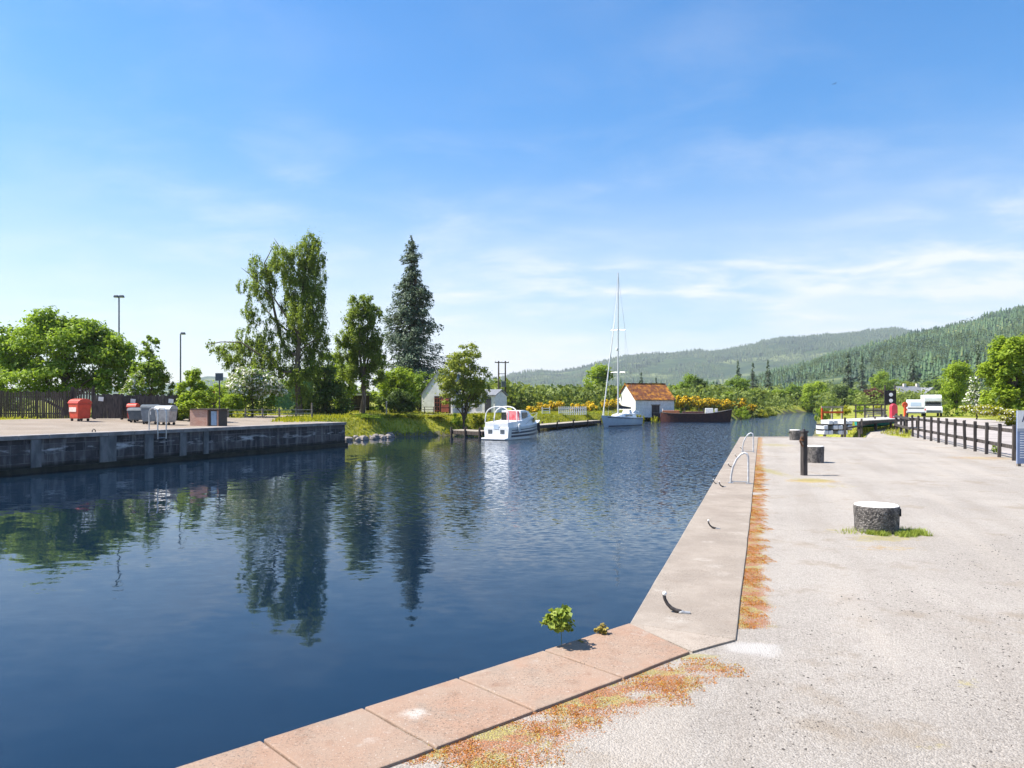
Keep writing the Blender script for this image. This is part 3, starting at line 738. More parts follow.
for px, wd in ((36, .5), (108, .95), (149, .55), (183, .45), (206, .35)):
    # where that pixel column meets the wall line
    kx = (px - 512) / F; s_ = (kx * LA[1] - LA[0]) / (uW[0] - kx * uW[1])
    MB().box((s_, .01, -.95), (wd, .1, 1.5)).build('pier_strip', M['pier'], q3, bevel=.01)
m = MB(); m.box((WL / 2 - 45, -.06, -1.72), (WL + 90, .35, .34)); m.build('ledge', pm('slimy_ledge', (.02, .022, .015), (.05, .048, .035), 2, rough=.7, bump=.4), q3)
for s_ in (-8.5, -.6, 5.0):
    rr = MB(); rr.tube([(s_ - .09, .3, .03), (s_ - .08, .3, .13), (s_, .3, .19), (s_ + .08, .3, .13), (s_ + .09, .3, .03)], .025, 6)
    rr.build('mooring_ring', M['iron'], q3, smooth=True)
# ------------------------------------------------------------------ vegetation
def subclumps(ells, per, frac, seed):
    """break big crown lobes into many small leaf clumps with an uneven outline"""
    rg = np.random.default_rng(seed); out = []
    for e in ells:
        c = np.array(e[:3]); r = np.array(e[3:6]); n = max(3, int(per * (r[0] * r[2]) ** .5 / max(.3, np.mean([x[3] for x in ells]))))
        d = rg.normal(size=(n, 3)); d /= np.linalg.norm(d, axis=1)[:, None]
        rad = rg.uniform(.35, 1.0, n) ** .6
        rr = rg.uniform(.65, 1.35, n) * frac
        for k in range(n):
            out.append((*(c + d[k] * r * rad[k]), *(r * rr[k] * np.array((1, 1, .8)))))
    return np.array(out)
def leaves(cl, n, size, seed, up=.75, droop=0.0, outl=0.75, asp=.55, fuzz=0.0):
    """n leaf-sized quads spread through the clumps cl (m,6); returns V, F, rnd"""
    rg = np.random.default_rng(seed); m = len(cl)
    w = (cl[:, 3] * cl[:, 4] * cl[:, 5]) ** (2 / 3); idx = rg.choice(m, n, p=w / w.sum())
    d = rg.normal(size=(n, 3)); d /= np.linalg.norm(d, axis=1)[:, None]
    r = rg.uniform(.12, 1.0, n) ** .45; r *= rg.uniform(.85, 1.12, n)
    if fuzz: r = np.where(rg.random(n) < fuzz, np.abs(rg.normal(0, .75, n)), r)
    P = cl[idx, :3] + d * cl[idx, 3:6] * r[:, None]
    nrm = d * outl + np.array((0, 0, up)) + rg.normal(size=(n, 3)) * .55; nrm /= np.linalg.norm(nrm, axis=1)[:, None]
    a = rg.normal(size=(n, 3)); a[:, 2] -= droop * 2; a -= nrm * np.sum(a * nrm, 1)[:, None]; a /= np.linalg.norm(a, axis=1)[:, None]
    b = np.cross(nrm, a); s = (size * rg.uniform(.55, 1.35, n))[:, None]
    fold = nrm * s * .12
    V = np.stack([P - a * s * .5, P + b * s * asp * .5 + fold, P + a * s * .5, P - b * s * asp * .5 + fold], 1).reshape(-1, 3)
    tone = rg.random(m)
    rnd = np.clip(.5 + (tone[idx] - .5) * .55 + rg.normal(0, .17, n) , 0, 1)
    return V, np.arange(n * 4).reshape(-1, 4), rnd
def limb_tubes(m, base, tips, r0, seed, split=.45):
    rg = random.Random(seed)
    for tp in tips:
        b = Vector(base); tp = Vector(tp); L = (tp - b).length
        k = rg.uniform(.25, .7); q = Vector((b.x, b.y, b.z + (tp.z - b.z) * k * .8)); mid = q.lerp(tp, .5) + Vector((rg.uniform(-.06, .06) * L, rg.uniform(-.06, .06) * L, .06 * L))
        m.tube([q - Vector((0, 0, .1)), q.lerp(mid, .5), mid, mid.lerp(tp, .6) + Vector((0, 0, .03 * L)), tp], [r0 * .45, r0 * .38, r0 * .27, r0 * .16, r0 * .05], 6)

def tree(name, label, loc, ells, nleaf, leaf, mat, seed, trunk_r=.2, bark='bark', cat='tree', per=14, frac=.42, group=None, trunk=True, bloom=None, droop=0.0, lean=(0, 0), asp=.55, up=.75, limbs=9, crown='crown', fuzz=.3):
    """ells: crown lobes (x,y,z,rx,ry,rz) relative to loc"""
    t = thing(name, label, cat, loc, 0, group)
    cl = subclumps(ells, per, frac, seed)
    if name == 'larch_tree': cl[:, 3:5] *= .55; cl[:, 5] *= 1.3; cl[:, 2] -= cl[:, 5] * .4
    V, Fq, rn = leaves(cl, nleaf, leaf, seed + 1, up, droop, asp=asp, fuzz=fuzz)
    zt = max(e[2] + e[5] * .6 for e in ells)
    npmesh(crown, V, Fq, M[mat], t, {'rnd': rn})
    if bloom:
        mat2, nb, sb, top = bloom
        hi = cl[cl[:, 2] > np.quantile(cl[:, 2], top)]
        hi = hi.copy(); hi[:, 3:6] *= 1.08
        V, Fq, rn = leaves(hi, nb, sb, seed + 7, .8, 0, 1.0, .8); npmesh('blossom', V, Fq, M[mat2], t, {'rnd': rn})
    if trunk:
        m = MB(); rg = random.Random(seed)
        tx, ty = lean; path = []; rad = []
        for k in range(7):
            u = k / 6; path.append((tx * u + rg.uniform(-.03, .03) * zt * (0 < k), ty * u + rg.uniform(-.02, .02) * zt * (0 < k), -.15 + (zt * .84 + .1) * u)); rad.append(trunk_r * (1.25 if k == 0 else 1.0) * (1 - .85 * u))
        m.tube(path, rad, 9)
        pick = sorted(range(len(cl)), key=lambda i: rg.random())[:limbs]
        limb_tubes(m, (tx * .4, ty * .4, 0), [cl[i, :3] for i in pick], trunk_r, seed)
        m.build('trunk' if not name.endswith('bush') and not name.endswith('shrub') else 'stem', M[bark], t, smooth=True)
    return t
def lobes(d, base, specs, deep=.8, seed=0):
    """crown lobes given where they stand in the view at distance d: (px, py, rpx, rpy); depth spread is random"""
    rg = random.Random(seed); out = []
    for s in specs:
        px, py, rx, ry = s[:4]; x, y, _ = at(px, d); z = zat(py, d); k = d / F
        wid = rx * k
        out.append((x - base[0], rg.uniform(-1, 1) * wid * .45, z - base[2], wid, wid * deep, ry * k))
    return out
def T(name, label, d, px, specs, nleaf, leaf, mat, seed, **kw):
    x, y, _ = at(px, d); b = (x, y, hz(x, y) - .03)
    return tree(name, label, b, lobes(d, b, specs, seed=seed), nleaf, leaf, mat, seed, **kw)

# --- left side, behind the fence
T('broadleaf_tree', 'big spreading bright green tree behind the dark paling fence on the left', 63, 66,
  [(66, 345, 40, 26), (30, 360, 32, 26), (104, 362, 28, 26), (12, 352, 22, 18), (50, 326, 24, 16), (70, 335, 30, 18), (25, 340, 22, 16), (85, 338, 20, 16), (12, 380, 24, 18), (60, 380, 44, 20), (112, 383, 22, 16), (36, 315, 9, 6), (52, 312, 9, 6), (100, 332, 10, 7), (-14, 365, 20, 25), (120, 352, 18, 18), (128, 370, 15, 16), (8, 336, 18, 14), (95, 350, 26, 22)], 36000, .30, 'sycamore', 21, trunk_r=.3, per=26, frac=.32)
T('broadleaf_tree', 'slim young green tree standing right of the big spreading tree, behind the bins', 61, 152,
  [(150, 345, 8, 10), (146, 362, 13, 12), (158, 376, 16, 16), (140, 384, 16, 16), (168, 388, 8, 12)], 9000, .24, 'mid', 22, trunk_r=.12, per=26, frac=.28, fuzz=.6)
T('whitebeam_bush', 'small greyish green bush between the big tree and the slim one', 58, 136, [(136, 384, 9, 12), (130, 395, 10, 14)], 900, .22, 'mid', 23, bloom=('may_bloom', 200, .16, .3), trunk_r=.06, cat='bush')
T('bright_shrub', 'bright green conifer like shrub beside the lamp post and brick shed', 56, 190, [(194, 378, 11, 10), (190, 392, 16, 13), (198, 404, 18, 13), (180, 408, 12, 11)], 9000, .22, 'bright', 24, trunk_r=.08, cat='shrub', droop=.5)
T('hawthorn_bush', 'white blossoming hawthorn bush behind the brick bin shed', 66, 252, [(252, 388, 20, 20), (240, 396, 16, 17), (268, 394, 14, 18), (256, 376, 15, 10)], 7000, .24, 'mid', 25, bloom=('may_bloom', 3800, .20, .35), trunk_r=.1, cat='bush')
T('green_bush', 'low green bush at the left foot of the white hawthorn', 64, 232, [(232, 402, 10, 9), (226, 408, 9, 8)], 2400, .22, 'bright', 26, trunk_r=.05, cat='bush')
T('dark_shrub', 'dark green shrub mass under the tall larch', 76, 325, [(318, 396, 20, 20), (335, 400, 18, 18), (300, 402, 15, 14), (326, 378, 15, 12)], 9000, .27, 'dark', 27, trunk_r=.1, cat='shrub')
T('bright_bush', 'sunlit yellow green bush between the larch and the second tall tree', 84, 340, [(338, 378, 13, 15), (350, 372, 10, 14), (330, 362, 10, 11), (342, 396, 14, 14)], 6500, .27, 'bright', 28, trunk_r=.1, cat='bush')
T('bright_bush', 'bright green rounded bush left of the white gabled cottage', 86, 398, [(394, 386, 16, 18), (404, 380, 12, 14), (384, 382, 12, 13), (404, 396, 13, 14)], 8000, .27, 'bright', 29, trunk_r=.12, cat='bush')
T('dark_shrub', 'dark shadowy shrub in front of the bright bush beside the cottage', 83, 400, [(398, 402, 14, 11), (408, 404, 10, 9), (385, 404, 8, 9)], 4500, .24, 'dark', 30, trunk_r=.08, cat='shrub')
T('young_tree', 'young airy spring tree on the bank in front of the white cottage', 77, 464,
  [(464, 362, 17, 14), (456, 376, 15, 14), (474, 378, 15, 14), (463, 390, 24, 14), (447, 380, 11, 12), (482, 386, 9, 11), (470, 350, 11, 9), (454, 360, 10, 10), (451, 398, 10, 9), (479, 396, 10, 9), (465, 402, 14, 8)], 18000, .22, 'olive', 31, trunk_r=.11, per=26, frac=.30, fuzz=.5, limbs=16)
# background growth seen through the gaps on the left
for i, (px, w_, top, lab) in enumerate([(262, 34, 374, 'tall hedge trees behind the white hawthorn'), (420, 30, 372, 'leafy trees behind the white cottage'), (318, 30, 366, 'leafy trees behind the foot of the larch'), (5, 26, 385, 'green hedge behind the left end of the paling fence'), (215, 16, 384, 'pale green hedge left of the hawthorn'), (288, 16, 378, 'pale green bush behind the green mesh fence'), (362, 18, 384, 'sunlit hedge behind the white timber frame')]):
    T('hedge', lab, 92, px, [(px - w_ * .5, top + 16, w_ * .6, 16), (px + w_ * .5, top + 18, w_ * .6, 15), (px, top + 12, w_ * .5, 12)], 5500, .32, 'mid' if i % 2 else 'bright', 40 + i, trunk_r=.08, cat='hedge')

# --- the larch with its sweeping limbs
def larch():
    d = 74.0; k = d / F; x, y, _ = at(296, d); b = (x, y, hz(x, y) - .05)
    t = thing('larch_tree', 'tallest tree on the left bank, a ragged larch with long sweeping limbs', 'tree', b)
    def p(px, py, dy=0.0): return Vector(((px - 512) * k - x, dy, zat(py, d) - b[2]))
    m = MB(); rg = random.Random(4)
    m.tube([p(300, 418), p(299, 405), p(297, 380), p(298, 350), p(300, 320), p(303, 290), p(306, 262), p(310, 238)], [.46, .34, .28, .24, .2, .15, .09, .03], 10)
    limbs = [([(297, 355), (287, 352), (279, 335), (272, 305), (268, 285), (262, 262), (270, 246)], .20, 0.5),
             ([(297, 372), (284, 372), (272, 360), (262, 355), (245, 343), (226, 343), (213, 346)], .15, -1.0),
             ([(298, 345), (285, 330), (270, 318), (254, 300), (243, 285)], .13, 1.6),
             ([(299, 335), (290, 320), (278, 300), (262, 282), (250, 272)], .12, -1.5),
             ([(301, 330), (312, 318), (322, 316)], .09, 1.0), ([(302, 300), (315, 290), (324, 284)], .08, -1.0), ([(300, 350), (314, 342), (323, 340)], .09, -.8),
             ([(297, 365), (280, 378), (262, 372), (240, 380)], .09, 1.2), ([(304, 285), (294, 268), (284, 252), (277, 240)], .1, -.6), ([(306, 270), (316, 258), (319, 240)], .07, .6)]
    tips = []
    for pts, r, dy in limbs:
        P = [p(a, c, dy * (i / (len(pts) - 1)) * 1.6) for i, (a, c) in enumerate(pts)]
        m.tube(P, [r * (1 - .85 * i / (len(P) - 1)) for i in range(len(P))], 7)
    m.build('trunk', M['bark_pale'], t, smooth=True)
    S = [(312, 240, 8, 7), (317, 252, 8, 12), (305, 252, 10, 10), (296, 262, 10, 11), (285, 258, 9, 8), (276, 250, 5, 8), (272, 268, 10, 9), (256, 262, 9, 8), (262, 278, 10, 9), (253, 286, 7, 7), (312, 275, 11, 14), (300, 285, 11, 13), (316, 296, 10, 12), (306, 308, 12, 12), (318, 316, 9, 11), (295, 318, 10, 12), (308, 334, 12, 12), (320, 338, 7, 8),
         (288, 300, 7, 8), (244, 283, 5, 5), (258, 312, 7, 6), (250, 322, 6, 7), (262, 334, 6, 8), (245, 342, 12, 6), (228, 346, 12, 7), (214, 344, 5, 4), (236, 358, 9, 7), (256, 350, 9, 9), (250, 368, 10, 8), (268, 344, 7, 10), (275, 362, 9, 8), (240, 376, 8, 6), (285, 372, 8, 8), (300, 356, 10, 10), (312, 364, 9, 9), (300, 378, 10, 9), (322, 352, 6, 6), (305, 392, 10, 8), (240, 330, 6, 6), (284, 326, 7, 8), (272, 322, 7, 8), (246, 304, 6, 6), (266, 296, 7, 7), (290, 340, 8, 9), (264, 362, 8, 7), (226, 356, 7, 5), (288, 284, 8, 9), (278, 352, 7, 8)]
    ells = []
    for px, py, rx, ry in S:
        q = p(px, py, rg.uniform(-1, 1) * rx * k * 1.3); ells.append((q.x, q.y, q.z, rx * k, rx * k * .9, ry * k))
    ells = [(a_, b_, c_ - .25, d_ * 1.3, e_ * 1.3, f_ * 1.55) for a_, b_, c_, d_, e_, f_ in ells]
    cl = subclumps(ells, 34, .40, 77); cl[:, 3:5] *= .50; cl[:, 5] *= 1.35; cl[:, 2] -= cl[:, 5] * .5
    V, Fq, rn = leaves(cl, 64000, .25, 78, .4, 1.0, .6, .36, .75); npmesh('crown', V, Fq, M['larch'], t, {'rnd': rn})
larch()
# --- second tall tree
T('larch_tree', 'second tall tree, bushy and mid green, left of the dark spruce', 80, 362,
  [(362, 303, 15, 10), (358, 318, 17, 12), (374, 312, 10, 10), (352, 335, 16, 12), (368, 335, 16, 14), (346, 350, 13, 12), (364, 356, 20, 14), (378, 350, 9, 14), (352, 372, 16, 10), (372, 376, 13, 10)], 27000, .26, 'larch', 33, trunk_r=.27, bark='bark_pale', droop=.9, fuzz=.6, per=46, frac=.38, asp=.45)

# --- conifers
def conifer(name, label, loc, H, prof, nb, seed, mat, leaf=.36, per=34, trunk_r=.3, group=None, bare=.08, ragged=.3):
    t = thing(name, label, 'tree', loc, 0, group); rg = np.random.default_rng(seed)
    Vs = []; Rn = []; m = MB()
    m.tube([(0, 0, -.2), (0, 0, H * .4), (rg.normal(0, .01) * H, 0, H * .75), (0, 0, H)], [trunk_r * 1.2, trunk_r * .75, trunk_r * .35, .02], 8)
    zs = np.sort(rg.uniform(bare, 1.0, nb) ** 1.0)
    for u in zs:
        z = u * H; R_ = np.interp(u, [p[0] for p in prof], [p[1] for p in prof]) * H * rg.uniform(1 - ragged, 1 + ragged * .45)
        a = rg.uniform(0, 2 * PI); dx, dy = math.cos(a), math.sin(a)
        n = max(6, int(per * (R_ / (H * .12)) ** 1.1)); s = rg.uniform(.12, 1.0, n) ** .7
        sag = -.34 * R_ * s ** 1.3 + .16 * R_ * s ** 4 + (u > .85) * .5 * R_ * s
        wid = (.12 + .26 * np.sin(np.clip(s, 0, 1) * PI)) * R_
        off = rg.normal(0, .55, n) * wid
        P = np.stack([dx * s * R_ - dy * off, dy * s * R_ + dx * off, z + sag - np.abs(rg.normal(0, .5, n)) * wid * 1.1 + rg.normal(0, .12, n)], 1)
        nrm = np.stack([dx * .5 + rg.normal(0, .5, n), dy * .5 + rg.normal(0, .5, n), .8 + rg.normal(0, .4, n)], 1); nrm /= np.linalg.norm(nrm, axis=1)[:, None]
        ax = np.stack([dx + rg.normal(0, .5, n), dy + rg.normal(0, .5, n), -.6 + rg.normal(0, .4, n)], 1); ax -= nrm * np.sum(ax * nrm, 1)[:, None]; ax /= np.linalg.norm(ax, axis=1)[:, None]
        b = np.cross(nrm, ax); sz = (leaf * rg.uniform(.6, 1.4, n))[:, None]
        Vs.append(np.stack([P - ax * sz * .5, P + b * sz * .2, P + ax * sz * .6, P - b * sz * .2], 1).reshape(-1, 3))
        Rn.append(np.clip(rg.uniform(.2, .8) + rg.normal(0, .15, n) + (s - .6) * .3, 0, 1))
        if R_ > .8: m.tube([(0, 0, z), (dx * R_ * .5, dy * R_ * .5, z - .13 * R_), (dx * R_ * .9, dy * R_ * .9, z - .22 * R_)], [trunk_r * .2, trunk_r * .13, .015], 5, False)
    V = np.concatenate(Vs); npmesh('crown', V, np.arange(len(V)).reshape(-1, 4), M[mat], t, {'rnd': np.concatenate(Rn)})
    m.build('trunk', M['bark'], t, smooth=True)
    return t
x, y, _ = at(412, 97); b = hz(x, y)
conifer('spruce_tree', 'tall dark blue green spruce with a pointed top behind the white cottage', (x, y, b), zat(237, 97) - b, [(0, .17), (.15, .195), (.3, .185), (.5, .155), (.7, .105), (.85, .062), (.95, .03), (1, .008)], 330, 3, 'spruce', leaf=.36, per=95, trunk_r=.42, ragged=.6)

# --- trees beyond the water: each its own crown; two or three meshes of each kind are shared
PRO = {}
def proto(kind, k):
    key = (kind, k)
    if key in PRO: return PRO[key]
    rg = random.Random(hash((len(kind) * 13 + ord(kind[0]), k)) & 0xffff); sd = rg.randrange(9999)
    if kind == 'conifer':
        t = conifer('conifer_tree', None, (0, 0, 0), 10.0, [(0, .17), (.2, .19), (.5, .13), (.8, .06), (1, .01)], 90, sd, 'spruce', leaf=.5, per=22, trunk_r=.2)
    elif kind == 'gorse':
        E = [(rg.uniform(-1, 1) * 1.2, rg.uniform(-1, 1) * .7, .55 + rg.uniform(0, .35), rg.uniform(.6, .95), .7, rg.uniform(.45, .7)) for _ in range(5)]
        t = tree('gorse_bush', None, (0, 0, 0), E, 1500, .2, 'gorse', sd, trunk_r=.06, cat='bush', bloom=('gorse_bloom', 1500, .17, .25), per=10, frac=.4)
    elif kind == 'shrub':
        E = [(rg.uniform(-1, 1) * 1.2, rg.uniform(-1, 1) * .8, .7 + rg.uniform(-.1, .5), rg.uniform(.7, 1.1), .9, rg.uniform(.5, .8)) for _ in range(6)]
        t = tree('leafy_shrub', None, (0, 0, 0), E, 2200, .22, ('yellowgreen', 'bright', 'olive')[k % 3], sd, trunk_r=.06, cat='shrub', per=12, frac=.36)
    else:
        E = [(0, 0, 5.2, 2.6, 2.5, 3.2)] + [(rg.uniform(-1, 1) * 2.0, rg.uniform(-1, 1) * 1.8, rg.uniform(.9, 7.2), rg.uniform(1.2, 2.0), 1.6, rg.uniform(1.1, 1.8)) for _ in range(11)]
        t = tree('broadleaf_tree', None, (0, 0, 0), E, 8000, .40, kind, sd, trunk_r=.22, per=14, frac=.36)
    PRO[key] = t; t['used'] = 0
    return t
def plant(kind, k, px, d, ytop, wpx, label, group, rz=None):
    """a plant of that kind whose top reaches row ytop and which is wpx pixels wide at distance d"""
    x, y, _ = at(px, d); z = hz(x, y) - .05; p = proto(kind, k)
    hh = max(.4, zat(ytop, d) - z); natural = {'conifer': (10, 3.6), 'gorse': (1.55, 3.6), 'shrub': (1.75, 4.0)}.get(kind, (8.6, 6.6))
    sc = (wpx * d / F / natural[1], wpx * d / F / natural[1], hh / natural[0])
    rz = (px * 1.7) % 6.28 if rz is None else rz
    if not p['used']:
        p['used'] = 1; p.location = (x, y, z); p.rotation_euler = (0, 0, rz); p.scale = sc; t = p
    else: t = dup(p, (x, y, z), rz, scale=sc)
    t['label'] = label; t['group'] = group
    return t
G1 = 'trees along the far bank'; G2 = 'gorse and bushes along the far bank'; G3 = 'dark conifers above the far bank'
BT = [('bright', 0, 598, 138, 365, 34, 'bright green round tree left of the white boathouse, behind the yacht'),
      ('mid', 0, 560, 170, 388, 26, 'mid green tree behind the white pickets on the far bank'), ('dark', 0, 541, 180, 390, 24, 'darker tree left of the white pickets, above the pontoon'),
      ('mid', 1, 522, 150, 392, 22, 'low mid green tree just right of the twin utility poles'), ('olive', 0, 575, 160, 390, 20, 'small pale green tree right of the tree behind the pickets'),
      ('mid', 2, 690, 165, 374, 24, 'mid green tree directly right of the boathouse roof'), ('bright', 1, 676, 175, 383, 20, 'bright small tree touching the right end of the boathouse roof'),
      ('dark', 1, 700, 160, 376, 20, 'dark round tree behind the middle of the barge'), ('olive', 1, 718, 168, 384, 24, 'pale green tree above the stern of the barge'),
      ('mid', 0, 737, 178, 376, 32, 'large mid green tree right of the barge'), ('bright', 0, 727, 150, 392, 18, 'bright low tree by the end of the barge'),
      ('olive', 2, 757, 190, 388, 20, 'pale grey green tree where the far bank ends'), ('bright', 2, 776, 225, 389, 22, 'bright tree at the head of the canal'),
      ('mid', 1, 793, 232, 385, 24, 'mid green tree at the head of the canal, left of the big round one'), ('bright', 1, 815, 222, 379, 36, 'big bright round tree at the head of the canal'),
      ('dark', 0, 838, 228, 384, 24, 'dark tree right of the big round one at the canal head'), ('mid', 2, 853, 236, 389, 20, 'mid green tree left of the copper coloured one'),
      ('copper', 0, 873, 225, 388, 22, 'copper red leaved tree behind the black notice sign'), ('mid', 0, 888, 260, 377, 24, 'mid green tree behind the black notice sign'),
      ('bright', 2, 880, 285, 370, 22, 'blue green round tree above the copper one'), ('olive', 0, 905, 270, 382, 22, 'pale tree behind the cream house chimneys'),
      ('mid', 1, 935, 255, 380, 24, 'mid green tree behind the right end of the cream house'),
      ('bright', 0, 956, 92, 362, 35, 'bright green round tree beyond the parked camper vans')]
for k_, k2, px, d, yt, wp, lab in BT: plant(k_, k2, px, d, yt, wp, lab, G1)
for k2, px, d, yt, wp, lab in [(0, 738, 260, 361, 13, 'dark pointed conifer, leftmost of three above the barge'), (1, 753, 270, 362, 12, 'dark conifer, middle of three above the canal'), (0, 768, 265, 361, 14, 'dark conifer, right of three above the canal'), (1, 641, 230, 372, 10, 'dark conifer peeping over the boathouse ridge'), (0, 656, 235, 378, 9, 'small dark conifer over the boathouse roof'),
                               (1, 848, 300, 352, 15, 'dark conifer above the big round canal tree'), (0, 862, 320, 356, 14, 'dark conifer above the copper tree'), (1, 913, 290, 352, 16, 'reddish dark conifer above the cream house'), (0, 978, 150, 344, 14, 'dark conifer behind the big right hand trees'), (1, 966, 210, 352, 13, 'dark conifer between the round tree and the big right hand trees')]:
    plant('conifer', k2, px, d, yt, wp, lab, G3)
for k2, px, d, yt, wp, lab in [(0, 531, 112, 405, 22, 'yellow gorse right of the cruiser bow'), (1, 545, 124, 402, 18, 'small yellow gorse left of the orange one'), (2, 556, 116, 399, 20, 'deep orange gorse above the white pickets'), (0, 576, 120, 402, 24, 'yellow gorse right of the white pickets'), (1, 592, 122, 401, 24, 'yellow gorse behind the yacht bow'), (2, 610, 125, 397, 24, 'golden gorse between the yacht and the boathouse'),
                               (0, 683, 130, 393, 30, 'tall golden gorse against the right end of the boathouse'), (1, 697, 133, 396, 28, 'golden gorse above the middle of the barge'), (2, 712, 134, 396, 28, 'golden gorse above the barge hatch'), (0, 726, 136, 397, 24, 'golden gorse above the barge bow'), (1, 735, 145, 398, 24, 'yellow gorse right of the barge'), (2, 748, 152, 402, 20, 'last yellow gorse before the canal head')]:
    plant('gorse', k2, px, d, yt, wp, lab, G2)
for k2, px, d, yt, wp, lab in [(0, 555, 104, 412, 26, 'low yellow green shrub at the foot of the pickets'), (2, 588, 108, 412, 20, 'low green shrub beside the yacht bow'), (0, 640, 119, 413, 14, 'low shrub in front of the boathouse wall'), (0, 654, 119, 414, 15, 'low yellow shrub beside the barge stern'),
                               (1, 742, 140, 408, 20, 'green waterside shrub right of the barge'), (0, 757, 152, 408, 22, 'yellow green waterside shrub on the point'), (2, 770, 166, 408, 16, 'pale waterside shrub past the point'), (1, 785, 205, 408, 16, 'pale green shrub at the canal head'), (1, 822, 92, 405, 15, 'bright rounded shrub behind the orange lifebelt box'), (0, 842, 95, 404, 18, 'yellow green shrub behind the landing stage'), (1, 862, 98, 403, 20, 'yellow green shrub behind the pale bench'), (0, 880, 104, 404, 16, 'shrub behind the black notice sign'),
                               (1, 366, 71.5, 414, 34, 'yellow green bank shrub beside the end of the quay wall'), (0, 392, 74.5, 414.5, 34, 'yellow green bank shrub left of the dark scrub'), (2, 412, 75.5, 414, 26, 'dull green scrub halfway along the grassy bank'), (0, 432, 76.5, 414.5, 34, 'bright yellow green bank shrub left of the young tree'), (1, 459, 77.5, 414.5, 22, 'dark low shrub at the foot of the young tree'), (0, 477, 79, 412, 24, 'yellow shrub just left of the cruiser'), (1, 996, 24.2, 446, 10, 'small pale weed bush at the foot of the black fence')]:
    plant('shrub', k2, px, d, yt, wp, lab, G2)
# scrub filling the ground behind the far bank, one mass
rg = np.random.default_rng(51)
n_ = 5200; yy_ = 128 + 230 * rg.random(n_) ** 1.4; xx_ = yy_ * rg.uniform(-.06, .62, n_)
hh_, sd_, _s = terrain_h(xx_, yy_); lo_ = (sd_ > 1.2) & (sd_ <= 7) & (yy_ > 140); hh_ = np.where(lo_, hh_ - .7, hh_); k_ = ((sd_ > 7) | lo_) & ((xx_ < .42 * yy_) | (yy_ > 215)) & ~((xx_ > 22) & (xx_ < 36) & (yy_ < 136))
broadwood('bank_scrub', np.stack([xx_, yy_, hh_ - .5], 1)[k_], 1.8, 6.0, 50, 52, M['wood'], 'bushy green scrub filling the ground behind the far bank')
# the big trees on the right edge
T('broadleaf_tree', 'big bright green tree mass at the right edge behind the black fence', 58, 1012, [(1012, 356, 24, 24), (1000, 375, 20, 20), (1028, 372, 26, 26), (996, 396, 17, 18), (1018, 400, 22, 18), (1046, 350, 26, 26), (1050, 390, 28, 28), (1004, 344, 10, 9)], 30000, .28, 'bright', 61, trunk_r=.3, per=22, frac=.32)
T('flowering_bush', 'white flowering bush between the round tree and the big right hand trees', 66, 976, [(976, 392, 7, 14), (972, 402, 8, 10)], 800, .24, 'mid', 62, bloom=('may_bloom', 600, .18, .2), trunk_r=.06, cat='bush')
T('nettle_bush', 'pale frothy cow parsley bank below the big right hand trees', 50, 1000, [(985, 411, 14, 5), (1002, 415, 16, 6), (1018, 420, 14, 6), (970, 409, 8, 4)], 2600, .2, 'yellowgreen', 63, bloom=('may_bloom', 900, .12, .2), trunk=False, cat='plant', crown='foliage')

# --- grasses (nobody could count them)
def blades(P, hmin, hmax, wid, seed, lean=.45):
    rg = np.random.default_rng(seed); n = len(P); h = rg.uniform(hmin, hmax, n)[:, None]; a = rg.uniform(0, 2 * PI, n)
    dr = np.stack([np.cos(a), np.sin(a), 0 * a], 1); sd = np.stack([-np.sin(a), np.cos(a), 0 * a], 1); l = rg.uniform(0, lean, n)[:, None]
    tip = P + dr * h * l + np.array((0, 0, 1.0)) * h; midp = P + dr * h * l * .35 + np.array((0, 0, .55)) * h
    w = wid * rg.uniform(.6, 1.3, n)[:, None]
    V = np.stack([P - sd * w, P + sd * w, midp + sd * w * .7, tip, midp - sd * w * .7], 1).reshape(-1, 3)
    i = np.arange(n)[:, None] * 5
    return V, np.concatenate([i + np.array([[0, 1, 2, 4]])], 0), np.concatenate([i + np.array([[4, 2, 3, 3]])], 0), rg.random(n)
def blade_mesh(name, P, hmin, hmax, wid, seed, mat, label, lean=.45):
    V, q_, t_, rn = blades(P, hmin, hmax, wid, seed, lean); n = len(P)
    tri_ = np.concatenate([q_[:, [0, 1, 2]], q_[:, [0, 2, 3]], t_[:, [0, 1, 2]]])
    o = npmesh(name, V, tri_, M[mat], attrs={'rnd': np.concatenate([rn, rn, rn])})
    return tag(o, label, 'grass', kind='stuff')
rg = np.random.default_rng(77)
def scatter_box(n, x0, x1, y0, y1, test):
    x = rg.uniform(x0, x1, n); y = rg.uniform(y0, y1, n); h, sd, seg = terrain_h(x, y); k = test(x, y, sd, seg, h)
    return np.stack([x, y, h - .02], 1)[k]
dlf = lambda x, y: (x - LA[0]) * (-uW[1]) + (y - LA[1]) * uW[0]
alf = lambda x, y: (x - LA[0]) * uW[0] + (y - LA[1]) * uW[1]
Pb = scatter_box(110000, -20, 24, 58, 130, lambda x, y, sd, seg, h: (sd > .2) & (sd < 5.2) & (x < .42 * y) & (h > -1.9) & ~np.isin(seg, list(WALLSEG)))
Pb2 = scatter_box(36000, -40, 4, 50, 100, lambda x, y, sd, seg, h: ((alf(x, y) > 25.5) & (sd > 8.5)) | ((dlf(x, y) > 17.6) & (dlf(x, y) < 26)))
Pb3 = scatter_box(20000, 0, 40, 95, 160, lambda x, y, sd, seg, h: (sd > 1) & (x < .42 * y))
blade_mesh('bank_grass', np.concatenate([Pb, Pb3]), .12, .34, .05, 5, 'yellowgreen', 'long yellow green grass on the far canal bank')
blade_mesh('verge_grass', Pb2, .1, .28, .04, 6, 'grassblade', 'grass verge under the trees on the left bank')
